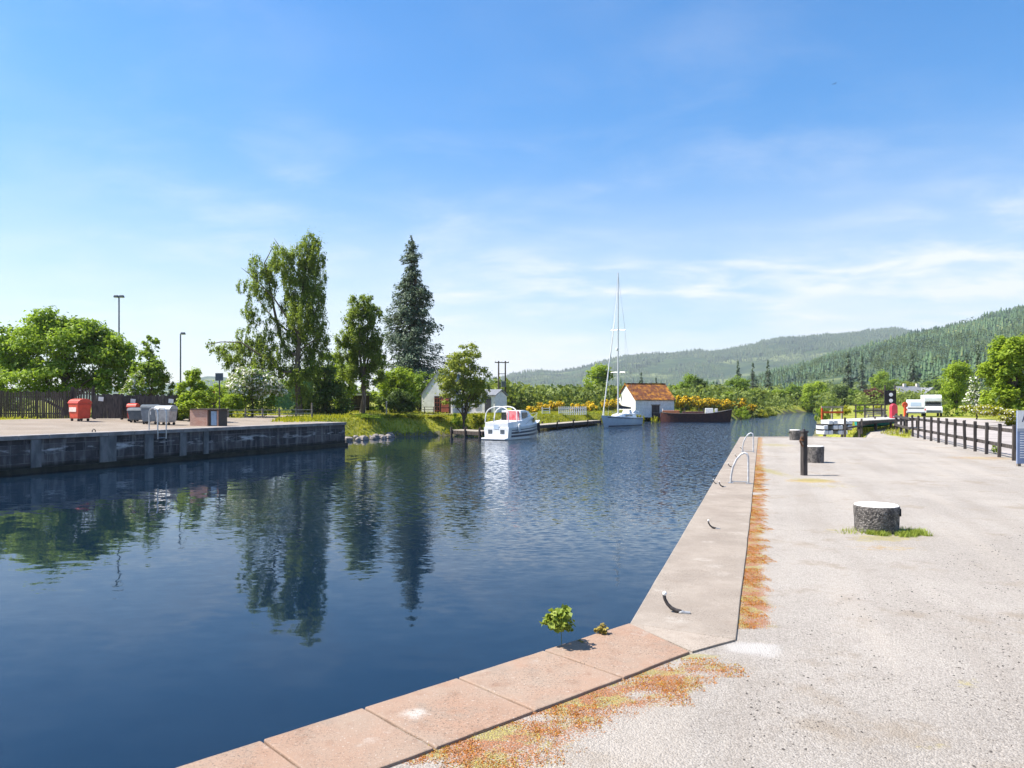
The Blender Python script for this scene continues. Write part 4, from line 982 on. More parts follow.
def pxpoly(pts, n):
    pts = [gp(*q)[:2] for q in pts]; xs_ = [q[0] for q in pts]; ys_ = [q[1] for q in pts]
    def t_(x, y, sd, seg, h):
        ins = np.zeros(x.shape, bool)
        for i in range(len(pts)):
            ax, ay = pts[i]; bx, by = pts[(i + 1) % len(pts)]; c = ((ay > y) != (by > y)); c &= x < (bx - ax) * (y - ay) / (by - ay if by != ay else 1e-9) + ax; ins ^= c
        return ins & (sd > .3)
    return scatter_box(n, min(xs_), max(xs_), min(ys_), max(ys_), t_)
Pq = np.concatenate([pxpoly([(828, 436), (858, 434), (892, 427.5), (896, 421), (850, 419)], 26000), pxpoly([(880, 433.5), (910, 438), (912, 431), (896, 424.5)], 9000), pxpoly([(960, 413), (1020, 427), (1040, 424), (1000, 411)], 12000)])
blade_mesh('quayside_grass', Pq, .06, .2, .02, 8, 'grassblade', 'short grass at the end of the quay and along the fence')
def tuft(c, n, r, hmin, hmax, wid, seed):
    g_ = np.random.default_rng(seed); a = g_.uniform(0, 2 * PI, n); q_ = np.sqrt(g_.random(n)) ; P = np.stack([c[0] + np.cos(a) * r[0] * q_, c[1] + np.sin(a) * r[1] * q_, np.zeros(n) + c[2]], 1)
    return P
bc = gp(877, 527)
bc = (bc[0] * .99, 9.86, 0)
gt_ = np.random.default_rng(14); L_ = []
for k in range(26):
    a_ = gt_.uniform(-2.6, .25); rr_ = .30 + abs(gt_.normal(0, .07)); s_ = gt_.uniform(.03, .10)
    L_.append(tuft((bc[0] + rr_ * math.cos(a_), bc[1] + rr_ * math.sin(a_), 0), int(gt_.uniform(30, 150)), (s_ * 1.3, s_), 0, 0, 0, k))
L_.append(tuft((bc[0] + .17, bc[1] - .27, 0), 330, (.10, .07), 0, 0, 0, 90)); L_.append(tuft((bc[0] - .45, bc[1] - .1, 0), 110, (.25, .2), 0, 0, 0, 91))
Pt = np.concatenate(L_)
blade_mesh('grass_tufts', Pt, .012, .075, .0035, 9, 'weed', 'bright grass tufts round the foot of the nearest stone bollard', 1.0)
# moss and tiny weeds on the gravel beside the copings
k_ = (moss > .35) & (Yf < 20)
idx = np.nonzero(k_)[0]; pick = rg.choice(idx, 90000)
Pm = np.stack([Xf[pick] + rg.uniform(-.07, .07, len(pick)), Yf[pick] + rg.uniform(-.07, .07, len(pick)), np.zeros(len(pick))], 1)
Pm[:, 2] = terrain_h(Pm[:, 0], Pm[:, 1])[0]
dMo = (Pm[:, 0] - QC[0]) * uR[1] - (Pm[:, 1] - QC[1]) * uR[0]; dMn = (Pm[:, 0] - QC[0]) * nN[0] + (Pm[:, 1] - QC[1]) * nN[1]
Pm = Pm[(Pm[:, 2] > -1)]
nm = VNO.fbm(Pm[:, 0] * 5, Pm[:, 1] * 5, 4); Pm = Pm[nm + rg.normal(0, .06, len(Pm)) > .47]
blade_mesh('moss', Pm, .003, .008, .0026, 10, 'moss', 'rusty orange moss growing in the gravel along the coping', 2.2)
# loose stones
def pebbles():
    n = 42000; g_ = np.random.default_rng(9)
    dd = 3.2 * (15 / 3.2) ** g_.random(n); a = g_.uniform(-.36, .72, n); x = a * dd; y = dd
    h, sd, seg = terrain_h(x, y); dn = (x - QC[0]) * nN[0] + (y - QC[1]) * nN[1]; dr = (x - QC[0]) * uR[1] - (y - QC[1]) * uR[0]
    k = (dr > .86) & (dn > .72) & (VNO.fbm(x * 1.5, y * 1.5, 3) + g_.normal(0, .08, n) > .43); x, y, h = x[k], y[k], h[k]; n = len(x)
    s_ = (.0028 + .0075 * g_.random(n) ** 4)
    base = np.array([(1, 0, 0), (.3, .9, .1), (-.8, .5, 0), (-.7, -.6, .1), (.4, -.9, 0), (.1, .1, .75), (-.3, -.1, .6)], float)
    th = g_.uniform(0, 2 * PI, n); sc_ = g_.uniform(.7, 1.35, (n, 1, 3)) * s_[:, None, None]
    Bv = base[None] * g_.uniform(.75, 1.25, (n, 7, 1)); Bv = Bv * sc_
    c, s2 = np.cos(th)[:, None], np.sin(th)[:, None]
    Vv = np.stack([Bv[:, :, 0] * c - Bv[:, :, 1] * s2 + x[:, None], Bv[:, :, 0] * s2 + Bv[:, :, 1] * c + y[:, None], Bv[:, :, 2] + h[:, None] - .001], 2).reshape(-1, 3)
    T_ = np.array([(0, 1, 5), (1, 2, 6), (1, 6, 5), (2, 3, 6), (3, 4, 6), (4, 0, 5), (4, 5, 6)])
    Ff = (np.arange(n)[:, None, None] * 7 + T_[None]).reshape(-1, 3)
    t = NT('loose_stone'); r = t.attr('rnd'); col = t.mix(t.ramp(r, .35, .9, False), (.07, .063, .058), (.34, .31, .28))
    o = npmesh('loose_gravel', Vv, Ff, t.out(col, .9, .2), attrs={'rnd': np.repeat(g_.random(n), 7)})
    tag(o, 'loose grey stones scattered over the gravel quay', 'gravel', kind='stuff')
pebbles()
# bank stones at the water line, left of the grass bank
rs = random.Random(3)
for i in range(16):
    u = i / 15; px = 346 + 44 * u + rs.uniform(-1, 1); py = 439.5 - 2.5 * u + rs.uniform(-1.5, 1.5)
    d_ = (EYE + 1.75) * F / (py - HY); x, y = (px - 512) / F * d_, d_
    s_ = rs.uniform(.25, .55); m = MB(); m.lathe([(s_ * .6, -.25), (s_, 0), (s_ * .85, s_ * .5), (s_ * .35, s_ * .8)], 7, jit=.22, rng=rs, sy=.8)
    o = m.build('bank_boulder', M['stone_grey'], smooth=False); o.location = (x, y, -1.75); o.rotation_euler = (0, 0, rs.uniform(0, 6))
    tag(o, 'grey boulder at the waterline between the quay wall end and the bank shrubs', 'boulder', 'boulders at the foot of the grass bank')
# little plants on the coping
def sprig(name, label, loc, r, n, leaf, mat, seed, stemh):
    t = thing(name, label, 'plant', loc)
    m = MB(); g_ = random.Random(seed)
    m.tube([(.02, -.02, -.03), (.01, 0, stemh * .4), (0, 0, stemh)], [.003, .0025, .002], 5)
    for k in range(8):
        a = g_.uniform(0, 6.28); m.tube([(0, 0, stemh * .8), (math.cos(a) * r * .4, math.sin(a) * r * .4, stemh), (math.cos(a) * r * .8, math.sin(a) * r * .8, stemh + g_.uniform(-.4, .6) * r)], [.0025, .002, .0012], 4)
    m.build('stem', M['weedstem'], t)
    cl = subclumps([(0, 0, stemh, r, r, r * .85)] * 6, 14, .42, seed); V, Fq, rn = leaves(cl, n, leaf, seed + 1, .6, 0, .8, .75); npmesh('foliage', V, Fq, M[mat], t, {'rnd': rn})
M['drybrown'] = leafmat('dry_weed', (.16, .11, .03), (.42, .34, .08), transl=.3)
M['weedstem'] = pm('weed_stem', (.14, .16, .04), rough=.8)
c = gp(564, 647, .02); sprig('coping_weed', 'round leafy green weed growing out from the near quay coping over the water', (c[0] - .02, c[1] + .055, -.14), .10, 620, .042, 'weed', 5, .32)
c = gp(604, 634, .02); sprig('coping_weed', 'small yellowish weed on the coping edge near the quay corner', (c[0] - .02, c[1] + .02, -.03), .045, 180, .024, 'drybrown', 6, .07)
c = gp(585, 642, .02); sprig('coping_weed', 'tiny dry weed on the coping edge between the leafy weed and the yellowish one', (c[0] - .02, c[1] + .02, -.03), .03, 70, .018, 'drybrown', 7, .045)
# ================================================================== things on the near quay
# --- three stone bollards
def bollard_meshes():
    rg_ = random.Random(8)
    m = MB(); m.lathe([(.285, -.06), (.290, .0), (.293, .06), (.298, .18), (.304, .30), (.306, .375), (.296, .392)], 40, jit=.012, rng=rg_)
    d_ = m.build('drum', M['bollard'], smooth=True)
    m = MB(); m.lathe([(.293, .388), (.296, .394), (.285, .404), (.18, .409), (.05, .41)], 40, jit=.012, rng=rg_)
    c_ = m.build('painted_top', M['whitecap'], smooth=True)
    return d_, c_
bx, by = (876.5 - 512) / F * 9.86, 9.86
b1 = thing('stone_bollard', 'nearest and largest stone bollard, white top, bright grass round its foot', 'bollard', (bx, by, 0), .4, 'stone mooring bollards')
b1.scale = (.90, .90, .86)
for o in bollard_meshes(): o.parent = b1
m = MB(); m.box((.20, -.235, .30), (.22, .02, .035), rot=Matrix.Rotation(.7, 3, 'Z') @ Matrix.Rotation(-.25, 3, 'Y')); m.build('chipped_groove', pm('groove', (.02, .02, .02), rough=1), b1)
c = gp(815, 463); dup(b1, (c[0] + .07, c[1] + .2, 0), 2.1, 'middle stone bollard standing right behind the slim black post', (.80, .80, 1.12))
c = gp(795, 440.3); dup(b1, (c[0] + .07, c[1] + .2, 0), 4.0, 'farthest stone bollard at the end of the quay beside the water', (.74, .74, 1.08))
# --- black post
c = gp(804, 475.3); pb = thing('mooring_post', 'slim black square post with a rusty catch, left of the middle bollard', 'post', (c[0], c[1], 0), .3)
m = MB(); m.box((0, 0, .46), (.115, .115, 1.0)); m.build('shaft', M['black_wood'], pb, bevel=.012)
m = MB(); m.box((0, 0, .985), (.145, .145, .05)); m.box((0, 0, 1.02), (.05, .05, .05)); m.build('cap', M['iron'], pb, bevel=.01)
m = MB(); m.tube([(-.06, -.05, .82), (-.13, -.07, .85), (-.17, -.08, .78), (-.13, -.08, .70), (-.08, -.07, .66)], .02, 7); m.box((-.06, -.03, .83), (.04, .06, .1)); m.build('catch', M['rust'], pb, smooth=True)
# --- mooring hooks
def hook(c, label, rz, sc=1.0):
    h = thing('mooring_hook', label, 'mooring hook', c, rz, 'iron hooks along the quay coping')
    h.scale = (sc,) * 3
    m = MB(); P = [(.07, 0, .012), (.02, 0, .02), (-.025, .01, .038), (-.065, .016, .075), (-.09, .02, .12), (-.098, .022, .155), (-.094, .022, .175)]
    m.tube(P, [.020, .021, .019, .017, .016, .017, .012], 10); m.build('horn', M['iron'], h, smooth=True)
    m = MB(); m.lathe([(.004, -.022), (.016, -.016), (.021, 0), (.018, .014), (.008, .022)], 12, (-.093, .022, .176)); m.build('worn_tip', M['whitecap'], h, smooth=True)
    m = MB(); m.lathe([(.005, 0), (.034, .004), (.036, .016), (.022, .026), (.004, .028)], 14, (.072, 0, -.004), sy=.8); m.box((.115, -.004, .006), (.08, .045, .016)); m.build('foot', M['zinc'], h, smooth=True)
    return h
c = gp(674, 607, .045); h0 = hook((c[0] - .01, c[1] - .05, .016), 'nearest iron mooring hook, curved horn with a pale worn tip, at the quay corner', -.25, .80)
for px, py, rz, sc, lab in [(713, 526.5, -.1, .6, 'second iron hook from the quay corner, halfway to the steel ladder rail'), (722, 485.5, .5, .6, 'iron hook just in front of the near ladder rail'), (715.5, 482.5, -.6, .5, 'small iron hook at the water edge left of the near ladder rail'), (730.5, 466, .2, .55, 'iron hook between the two ladder rails, nearer one'), (737, 456.5, -.2, .55, 'iron hook between the two ladder rails, farther one'), (742, 448.5, .3, .5, 'iron hook beside the far ladder rail')]:
    c = gp(px, py, .045); t_ = dup(h0, (c[0], c[1], .016), rz, lab, sc)
# --- ladder hoops
def ladder(loc, label, rz):
    t_ = thing('ladder_handrail', label, 'ladder rail', loc, rz, 'pale steel ladder rails on the concrete quay')
    P = [(-.17, 0, 0), (-.165, 0, .14), (-.13, 0, .32), (-.06, 0, .48), (.02, 0, .58), (.09, 0, .62), (.145, 0, .60), (.168, 0, .53), (.17, 0, .42), (.17, 0, 0)]
    MB().tube(P, .021, 10).build('hoop', M['white_steel'], t_, smooth=True)
    for x_ in (-.17, .17): MB().box((x_, 0, .007), (.10, .09, .014)).build('foot_plate', M['steel'], t_, bevel=.003)
    MB().tube([(-.17, 0, .035), (.17, 0, .035)], .012, 7).build('tie_bar', M['steel'], t_, smooth=True)
aq = math.atan2(uR[1], uR[0]) - PI / 2
for s_, lab in ((10.3, 'near pale steel ladder hoop standing on the concrete quay'), (20.0, 'far pale steel ladder hoop near the end of the concrete quay')):
    c = QC + uR * s_ + nR * .52; ladder((c[0], c[1], .015), lab, aq)
# --- black post and rail fence
uFn = FB - FA; LF = np.linalg.norm(uFn); af = math.atan2(uF[1], uF[0])
ft = thing('rail_fence', 'long black two rail timber fence along the right of the gravel', 'fence', (FA[0], FA[1], 0), af)
nP = 12
rgf = random.Random(2)
for k in range(nP):
    s_ = LF * k / (nP - 1); m = MB(); m.box((s_, 0, .44), (.075, .09, 1.08), rot=Matrix.Rotation(rgf.uniform(-.02, .02), 3, 'Y') @ Matrix.Rotation(rgf.uniform(-.03, .03), 3, 'X')); m.box((s_, 0, .985), (.07, .085, .03)); m.build('post', M['black_wood'], ft, bevel=.01)
for z_ in (.82, .36):
    m = MB(); m.box((LF / 2 + .12, .08, z_), (LF + .5, .04, .11)); m.build('rail', M['black_wood'], ft, bevel=.006)
f2 = thing('rail_fence', 'short black rail fence turning away behind the long one, beside the lifebelt box', 'fence', (FA[0], FA[1], 0), math.atan2(7.7, 3.0))
for k in (1, 2, 3):
    MB().box((k * 2.3, 0, .44), (.1, .12, 1.05)).build('post', M['black_wood'], f2, bevel=.01)
for z_ in (.82, .36): MB().box((3.6, .08, z_), (6.9, .045, .12)).build('rail', M['black_wood'], f2)
# --- notice board at the right edge
x_, y_, _ = gp(1018, 466.5); sg = thing('notice_board', 'blue and white information board at the right edge beside the fence end', 'sign', (x_, y_ + .05, 0), -.06)
MB().box((.42, 0, .75), (.84, .045, 1.36)).build('panel', pm('blue_board', (.20, .26, .40), (.17, .22, .34), 2, rough=.45), sg, bevel=.004)
MB().box((.42, -.026, 1.20), (.83, .006, .46)).build('white_header', M['white'], sg)
MB().box((.42, -.026, .93), (.83, .006, .07)).build('grey_band', pm('grey_band', (.32, .36, .42), rough=.5), sg)
m = MB(); m.prism([(.11, -.0305, 1.14), (.14, -.0305, 1.14), (.20, -.0305, 1.33), (.17, -.0305, 1.33)], (0, -.003, 0)); m.prism([(.27, -.0305, 1.14), (.24, -.0305, 1.14), (.18, -.0305, 1.33), (.205, -.0305, 1.36)], (0, -.003, 0)); m.build('emblem', M['navy'], sg)
m = MB(); rz_ = random.Random(4)
for k in range(11):
    L = rz_.uniform(.35, .68); m.box((.07 + L / 2, -.0245, .85 - k * .062), (L, .004, .022))
m.build('text_lines', M['white'], sg)
for s_ in (.08, .76): MB().box((s_, .05, .62), (.08, .06, 1.5)).build('post', M['grey_wood'], sg)
# --- black sign on two poles, lifebelt boxes, small red post
x_, y_, _ = at(885, 47); x2 = at(894.5, 47)[0]
bs = thing('black_sign', 'black notice sign with two white roundels on twin posts', 'sign', (x_, y_, 0), -.1)
wS = x2 - x_
for s_ in (0, wS): MB().tube([(s_, 0, -.1), (s_, 0, 2.62)], .05, 8).build('post', M['iron'], bs, smooth=True)
MB().box((wS / 2, -.06, 1.86), (wS + .1, .04, .86)).build('board', M['rubber'], bs, bevel=.006)
for z_ in (2.03, 1.66):
    m = MB(); m.lathe([(.115, 0), (.115, .006)], 20); o = m.build('roundel', M['white'], bs); o.rotation_euler = (R(90), 0, 0); o.location = (wS * .55, -.082, z_)
x_, y_, _ = at(893.5, 45); lb = thing('lifebelt_box', 'tall pinkish red lifebelt housing on two legs below the black sign', 'lifebelt box', (x_, y_, 0), .1)
m = MB(); n_ = 14
pr = [(-.20, .52), (-.20, 1.26)] + [(-.20 * math.cos(PI * k / n_), 1.26 + .22 * math.sin(PI * k / n_)) for k in range(1, n_)] + [(.20, 1.26), (.20, .52)]
m.prism([(a, -.12, b) for a, b in pr], (0, .24, 0)); m.build('housing', M['pink_red'], lb, bevel=.03)
for s_ in (-.12, .12): MB().box((s_, .02, .25), (.06, .06, .6)).build('leg', M['orange_red'], lb)
MB().box((0, -.128, .72), (.24, .008, .05)).build('handle', M['white'], lb)
x_, y_, _ = at(905, 62); lp = thing('red_marker_post', 'small orange red marker post with a round top left of the white camper', 'post', (x_, y_, 0))
MB().box((0, 0, .6), (.16, .16, 1.3)).build('shaft', M['orange_red'], lp, bevel=.02)
m = MB(); m.lathe([(.05, -.05), (.22, -.04), (.24, .0), (.22, .04), (.05, .05)], 18); o = m.build('round_top', M['orange_red'], lp, smooth=True); o.location = (0, 0, 1.3); o.rotation_euler = (R(90), 0, 0)
# --- landing stage: white slatted deck on legs running from the quay end to the notice sign
A_ = np.array(at(821, 41)[:2]); B_ = np.array(at(886, 49)[:2]); dv = B_ - A_; LL = np.linalg.norm(dv); ad = math.atan2(dv[1], dv[0])
ls = thing('landing_stage', 'raised timber landing stage with a pale deck and black railing at the quay end', 'landing stage', (A_[0], A_[1], 0), ad)
m = MB()
for k in range(int(LL / .15)): m.box((k * .15 + .07, -1.0, .60), (.135, 2.0, .045))
m.build('deck', pm('sunbleached_deck', (.60, .57, .52), (.45, .42, .38), 5, rough=.8), ls)
m = MB()
for yy in (-.06, -1.94): m.box((LL / 2, yy, .50), (LL, .08, .15))
m.build('beam', M['black_wood'], ls)
for k in range(5):
    for yy in (-.1, -1.9):
        MB().box((.25 + k * (LL - .5) / 4, yy, -.6), (.11, .11, 2.05)).build('leg', M['black_wood'], ls)
for k in range(3, 7):
    MB().box((LL * (k + .3) / 7, -.07, 1.0), (.07, .07, .85)).build('rail_post', M['black_wood'], ls)
for z_ in (1.4, 1.05): MB().box((LL * .72, -.07, z_), (LL * .56, .06, .07)).build('rail', M['black_wood'], ls)
# white plastic floating blocks lying in a stack by the end of the stage
c = at(834, 37.5); fb = thing('float_block_stack', 'stack of white perforated float sections on the grass at the end of the quay', 'float stack', (c[0], c[1], -.02), .1)
for k in range(3):
    m = MB()
    for j in range(6):
        if (j + k) % 3 == 2: continue
        m.box((-.62 + j * .25, 0, .13 + k * .25), (.225, .8, .20))
    m.build('float_section', M['white'], fb, bevel=.03)
for k in range(2):
    m = MB(); m.box((0, 0, .255 + k * .25), (1.5, .7, .045)); m.build('frame', M['iron'], fb)
bl = thing('low_rail', 'low black rail fence in front of the landing stage', 'railing', (*gp(845, 437)[:2], 0), math.atan2(gp(886, 427)[1] - gp(845, 437)[1], gp(886, 427)[0] - gp(845, 437)[0]))
LR = math.hypot(gp(886, 427)[1] - gp(845, 437)[1], gp(886, 427)[0] - gp(845, 437)[0])
for k in range(4): MB().box((LR * k / 3, 0, .34 + .08 * (k == 0)), (.09, .09, .8 + .16 * (k == 0))).build('post', M['black_wood'], bl)
MB().box((LR / 2, .05, .38), (LR, .05, .09)).build('rail', M['black_wood'], bl)
# orange lifebelt frame, pale bench, upturned teal boat
c = at(832, 62); of = thing('lifebelt_stand', 'orange lifebelt stand with a pale frame beyond the landing stage', 'lifebelt stand', (c[0], c[1], -.05), .1)
for s_ in (-.85, .0, .85): MB().box((s_, 0, .6), (.12, .1, 1.3)).build('post', M['orange_red'] if s_ < 0 else M['pale_wood'], of)
for z_ in (1.18, .75): MB().box((0, -.08, z_), (1.9, .05, .16)).build('board', M['orange_red'] if z_ < 1 else M['pale_wood'], of)
c = at(876, 58); be = thing('garden_bench', 'pale timber bench on the grass left of the black notice sign', 'bench', (c[0], c[1], 0), .15)
MB().box((0, 0, .45), (1.7, .45, .06)).build('seat', M['pale_wood'], be, bevel=.01)
m = MB()
for k in range(4): m.box((0, .25, .62 + k * .13), (1.7, .04, .09))
m.build('backrest', M['pale_wood'], be)
for s_ in (-.75, .75):
    for yy in (-.17, .22): MB().box((s_, yy, .3), (.08, .07, .66 if yy < 0 else 1.5)).build('leg', M['pale_wood'], be)
c = at(878, 45.5); tb = thing('dinghy', 'small teal dinghy lying on the grass under the landing stage rail', 'dinghy', (c[0], c[1], 0), .25)
m = MB(); rings = []
for k in range(9):
    u = k / 8; w_ = .55 * math.sin(PI * (.18 + .82 * (1 - u) * .62 + .0)) ** .8 * (1 - u ** 4 * .95); zb = .05 + .28 * u ** 3; zt_ = .46 + .12 * u * u
    rings.append([(-1.3 + 2.6 * u, -w_, zt_), (-1.3 + 2.6 * u, -w_ * .8, zb + .12), (-1.3 + 2.6 * u, 0, zb), (-1.3 + 2.6 * u, w_ * .8, zb + .12), (-1.3 + 2.6 * u, w_, zt_)])
m.loft(rings); m.build('hull', M['teal'], tb, smooth=True)
m = MB(); m.tube([r_[0] for r_ in rings], .03, 6); m.tube([r_[4] for r_ in rings], .03, 6); m.build('gunwale', M['white'], tb)
# --- camper vans
def camper(name, label, loc, rz, L, H, overcab):
    t_ = thing(name, label, 'camper van', loc, rz)
    w_ = 1.85
    # x forward; side profile
    P = [(-L / 2, .45), (-L / 2, H - .12), (-L / 2 + .12, H)]
    P += [(L / 2 - .55, H), (L / 2 - .25, H - .35), (L / 2 - .3, H - .75), (L / 2 - .75, H - .85)] if overcab else [(L / 2 - .12, H), (L / 2, H - .12)]
    P += [(L / 2 - .25, 1.25), (L / 2 + .5, 1.05), (L / 2 + .6, .45)] if overcab else [(L / 2, .45)]
    m = MB(); m.prism([(a, -w_ / 2, b) for a, b in P], (0, w_, 0)); m.build('body', M['gel'], t_, bevel=.06)
    for sy in (-1, 1):
        for xx in ((-L * .25, L * .42) if overcab else (-.1,)):
            m = MB(); m.lathe([(.1, -.09), (.30, -.1), (.33, -.06), (.33, .06), (.30, .1), (.1, .09)], 20); o = m.build('wheel', M['rubber'], t_, smooth=True); o.location = (xx, sy * (w_ / 2 - .1), .33); o.rotation_euler = (R(90), 0, 0)
            m = MB(); m.lathe([(.02, -.11), (.18, -.108), (.18, .108), (.02, .11)], 14); h_ = m.build('hub', M['steel'], o)
        MB().box((-L * .12, sy * (w_ / 2 + .004), H * .68), (L * .42, .02, .42)).build('window', M['glass'], t_)
        MB().box((-.0, sy * (w_ / 2 + .003), .95), (L * .9, .012, .09)).build('side_stripe', M['dgrey_plastic'], t_)
    MB().box((-L / 2 - .006, 0, H * .52), (.02, w_ * .84, .13)).build('rear_stripe', M['dgrey_plastic'], t_)
    MB().box((-L / 2 - .006, 0, H * .74), (.02, w_ * .55, .4)).build('rear_window', M['gel_blue'], t_)
    MB().box((-L / 2 - .05, 0, .5), (.14, w_ * .96, .16)).build('bumper', M['dgrey_plastic'], t_, bevel=.03)
    if overcab:
        M_ = MB(); M_.prism([(L / 2 - .70, -.85, H - .9), (L / 2 - .70, .85, H - .9), (L / 2 - .16, .85, 1.3), (L / 2 - .16, -.85, 1.3)], (.03, 0, .03)); M_.build('windscreen', M['glass'], t_)
        MB().box((L / 2 + .58, 0, .62), (.1, 1.5, .3)).build('grille', M['dgrey_plastic'], t_)
    for sy in (-1, 1):
        MB().box((-L / 2 - .01, sy * .92, .85), (.03, .12, .22)).build('tail_light', M['red'], t_)
    return t_
c = at(915.5, 86); camper('caravan', 'boxy white camper seen from behind, left of the taller motorhome', (c[0], c[1], hz(c[0], c[1])), R(63), 3.4, 1.95, False)
c = at(931, 90); camper('motorhome', 'tall white motorhome facing the road beside the boxy camper', (c[0], c[1], hz(c[0], c[1])), R(-113), 4.2, 2.55, True)
# --- cream house far right
c = at(919, 255); hs = thing('cream_house', 'cream two storey house with slate roofs and two chimneys behind the campers', 'house', (c[0], c[1], hz(c[0], c[1]) - .5), .15)
def gable_house(t_, x0, x1, y0, y1, ze, zr, wall, roof, axis='x', ov=.25, rth=.12):
    m = MB()
    if axis == 'x':
        ym = (y0 + y1) / 2
        m.prism([(x0, y0, 0), (x0, y1, 0), (x0, y1, ze), (x0, ym, zr), (x0, y0, ze)], (x1 - x0, 0, 0)); w_ = m.build('wall', wall, t_)
        r_ = MB(); k = (zr - ze) / (ym - y0); e = ov
        for sgn, ya in ((1, y0), (-1, y1)):
            r_.prism([(x0 - e, ya - sgn * e, ze - e * k + .03), (x0 - e, ym, zr + .03), (x0 - e, ym, zr + .03 + rth), (x0 - e, ya - sgn * e, ze - e * k + .03 + rth)], (x1 - x0 + 2 * e, 0, 0))
    else:
        xm = (x0 + x1) / 2
        m.prism([(x0, y0, 0), (x1, y0, 0), (x1, y0, ze), (xm, y0, zr), (x0, y0, ze)], (0, y1 - y0, 0)); w_ = m.build('wall', wall, t_)
        r_ = MB(); k = (zr - ze) / (xm - x0); e = ov
        for sgn, xa in ((1, x0), (-1, x1)):
            r_.prism([(xa - sgn * e, y0 - e, ze - e * k + .03), (xm, y0 - e, zr + .03), (xm, y0 - e, zr + .03 + rth), (xa - sgn * e, y0 - e, ze - e * k + .03 + rth)], (0, y1 - y0 + 2 * e, 0))
    return w_, r_.build('roof', roof, t_)
_, rf = gable_house(hs, -6.5, 2.2, 0, 6, 4.6, 6.6, M['cream'], M['slate'])
gable_house(hs, -1.2, 6.6, -3.2, 5.5, 3.2, 6.2, M['cream'], M['slate'], 'y')
for xx in (-3.2, 1.6): MB().box((xx, 3.0, 6.9), (.9, .8, 1.5)).build('chimney', M['cream'], rf)
for xx in (-5.6, -4.2, -2.6):
    for z_ in (1.5, 3.7):
        w_ = MB().box((xx, -.03, z_), (.8, .06, 1.1)).build('window', pm('pinkish_frame', (.55, .38, .36), rough=.7) if 'pf' not in M else M['pf'], hs); MB().box((xx, -.065, z_), (.62, .02, .9)).build('pane', M['glass'], w_)
w_ = MB().box((3.6, -3.24, 1.5), (1.5, .06, 1.2)).build('window', M['white'], hs); MB().box((3.6, -3.275, 1.5), (1.3, .02, 1.0)).build('pane', M['glass'], w_)

# ================================================================== boats
def hullrings(L, B, fb_bow, fb_stern, draft, n=15, stern=.82, full=.62, rake=.6, flare=.9):
    """x forward, waterline at z 0; transom at -L/2"""
    out = []
    for i in range(n):
        u = i / (n - 1); x = -L / 2 + L * u
        b = B / 2 * (stern + (1 - stern) * math.sin(min(1, u / .45) * PI / 2)) if u < .45 else B / 2 * max(.012, (1 - ((u - .45) / .55) ** (1.6 + full)))
        zs_ = fb_stern + (fb_bow - fb_stern) * u ** 1.8
        xr = rake * max(0, (u - .6) / .4) ** 2
        wl = b * flare * (1 - .35 * max(0, (u - .5) / .5)); kk = draft * (1 - .75 * max(0, (u - .6) / .4) ** 2)
        out.append([(x + xr, b, zs_), (x + xr * .55, (b + wl) / 2 * 1.0, zs_ * .5), (x + xr * .15, wl, 0.02), (x, wl * .7, -kk * .6), (x, 0.0, -kk), (x, -wl * .7, -kk * .6), (x + xr * .15, -wl, 0.02), (x + xr * .55, -(b + wl) / 2, zs_ * .5), (x + xr, -b, zs_)])
    return out
def hullband(rg_, a, b, off):
    """strip of a stripe on both sides between the heights a and b (fractions of the freeboard)"""
    m = MB()
    for sgn, (iw, im, it) in ((1, (2, 1, 0)), (-1, (6, 7, 8))):
        vs = []
        for r_ in rg_:
            P = [Vector(r_[iw]), Vector(r_[im]), Vector(r_[it])]
            def pt(f): return P[0].lerp(P[1], f * 2) if f < .5 else P[1].lerp(P[2], f * 2 - 1)
            for f in (a, b):
                q_ = pt(f); vs.append((q_.x, q_.y + sgn * off, q_.z))
        fs = [(2 * i, 2 * i + 2, 2 * i + 3, 2 * i + 1) for i in range(len(rg_) - 1)]
        m.add(vs, fs)
    return m
# --- cabin cruiser
d_ = 67.5; c = at(506, d_); cr = thing('cabin_cruiser', 'white cabin cruiser moored at the jetty seen from its stern', 'motor boat', (c[0] + 1.0, d_ + 2.3, WATER_Z), R(60)); cr.scale = (1, 1, 1.08)
L, B = 7.4, 2.75
rgc = hullrings(L, B, 1.45, 1.0, .45, stern=.93, full=.9, rake=.7)
m = MB(); m.loft(rgc); m.build('hull', M['gel'], cr, smooth=True)
for a, b in ((.20, .36), (.48, .62), (.74, .80)): hullband(rgc[1:-1], a, b, .012).build('hull_stripe', M['navy'], cr)
m = MB(); m.box((-L / 2 - .25, 0, .10), (.55, B * .9, .16)); m.build('swim_platform', M['gel'], cr, bevel=.05)
m = MB()   # superstructure: coaming, cabin, wheelhouse front
def slab(m, sec):  # sec: list of (x, half width bottom, half width top, z bottom, z top)
    m.loft([[(x, hb, zb), (x, ht, zt_), (x, -ht, zt_), (x, -hb, zb)] for x, hb, ht, zb, zt_ in sec])
slab(m, [(-L / 2 + .05, 1.24, 1.16, .95, 1.42), (-1.2, 1.28, 1.18, .98, 1.55), (.6, 1.22, 1.05, 1.05, 1.95), (1.5, 1.05, .82, 1.12, 1.85), (2.6, .70, .45, 1.22, 1.5), (3.1, .35, .2, 1.3, 1.38)])
m.build('cabin', M['gel'], cr, smooth=True, bevel=.05)
m = MB(); slab(m, [(-1.1, 1.10, .98, 1.5, 2.35), (-.2, 1.08, .95, 1.55, 2.38), (.55, 1.02, .90, 1.9, 2.28), (.95, .95, .88, 1.93, 1.97)]); m.build('wheelhouse', M['gel'], cr, bevel=.05)
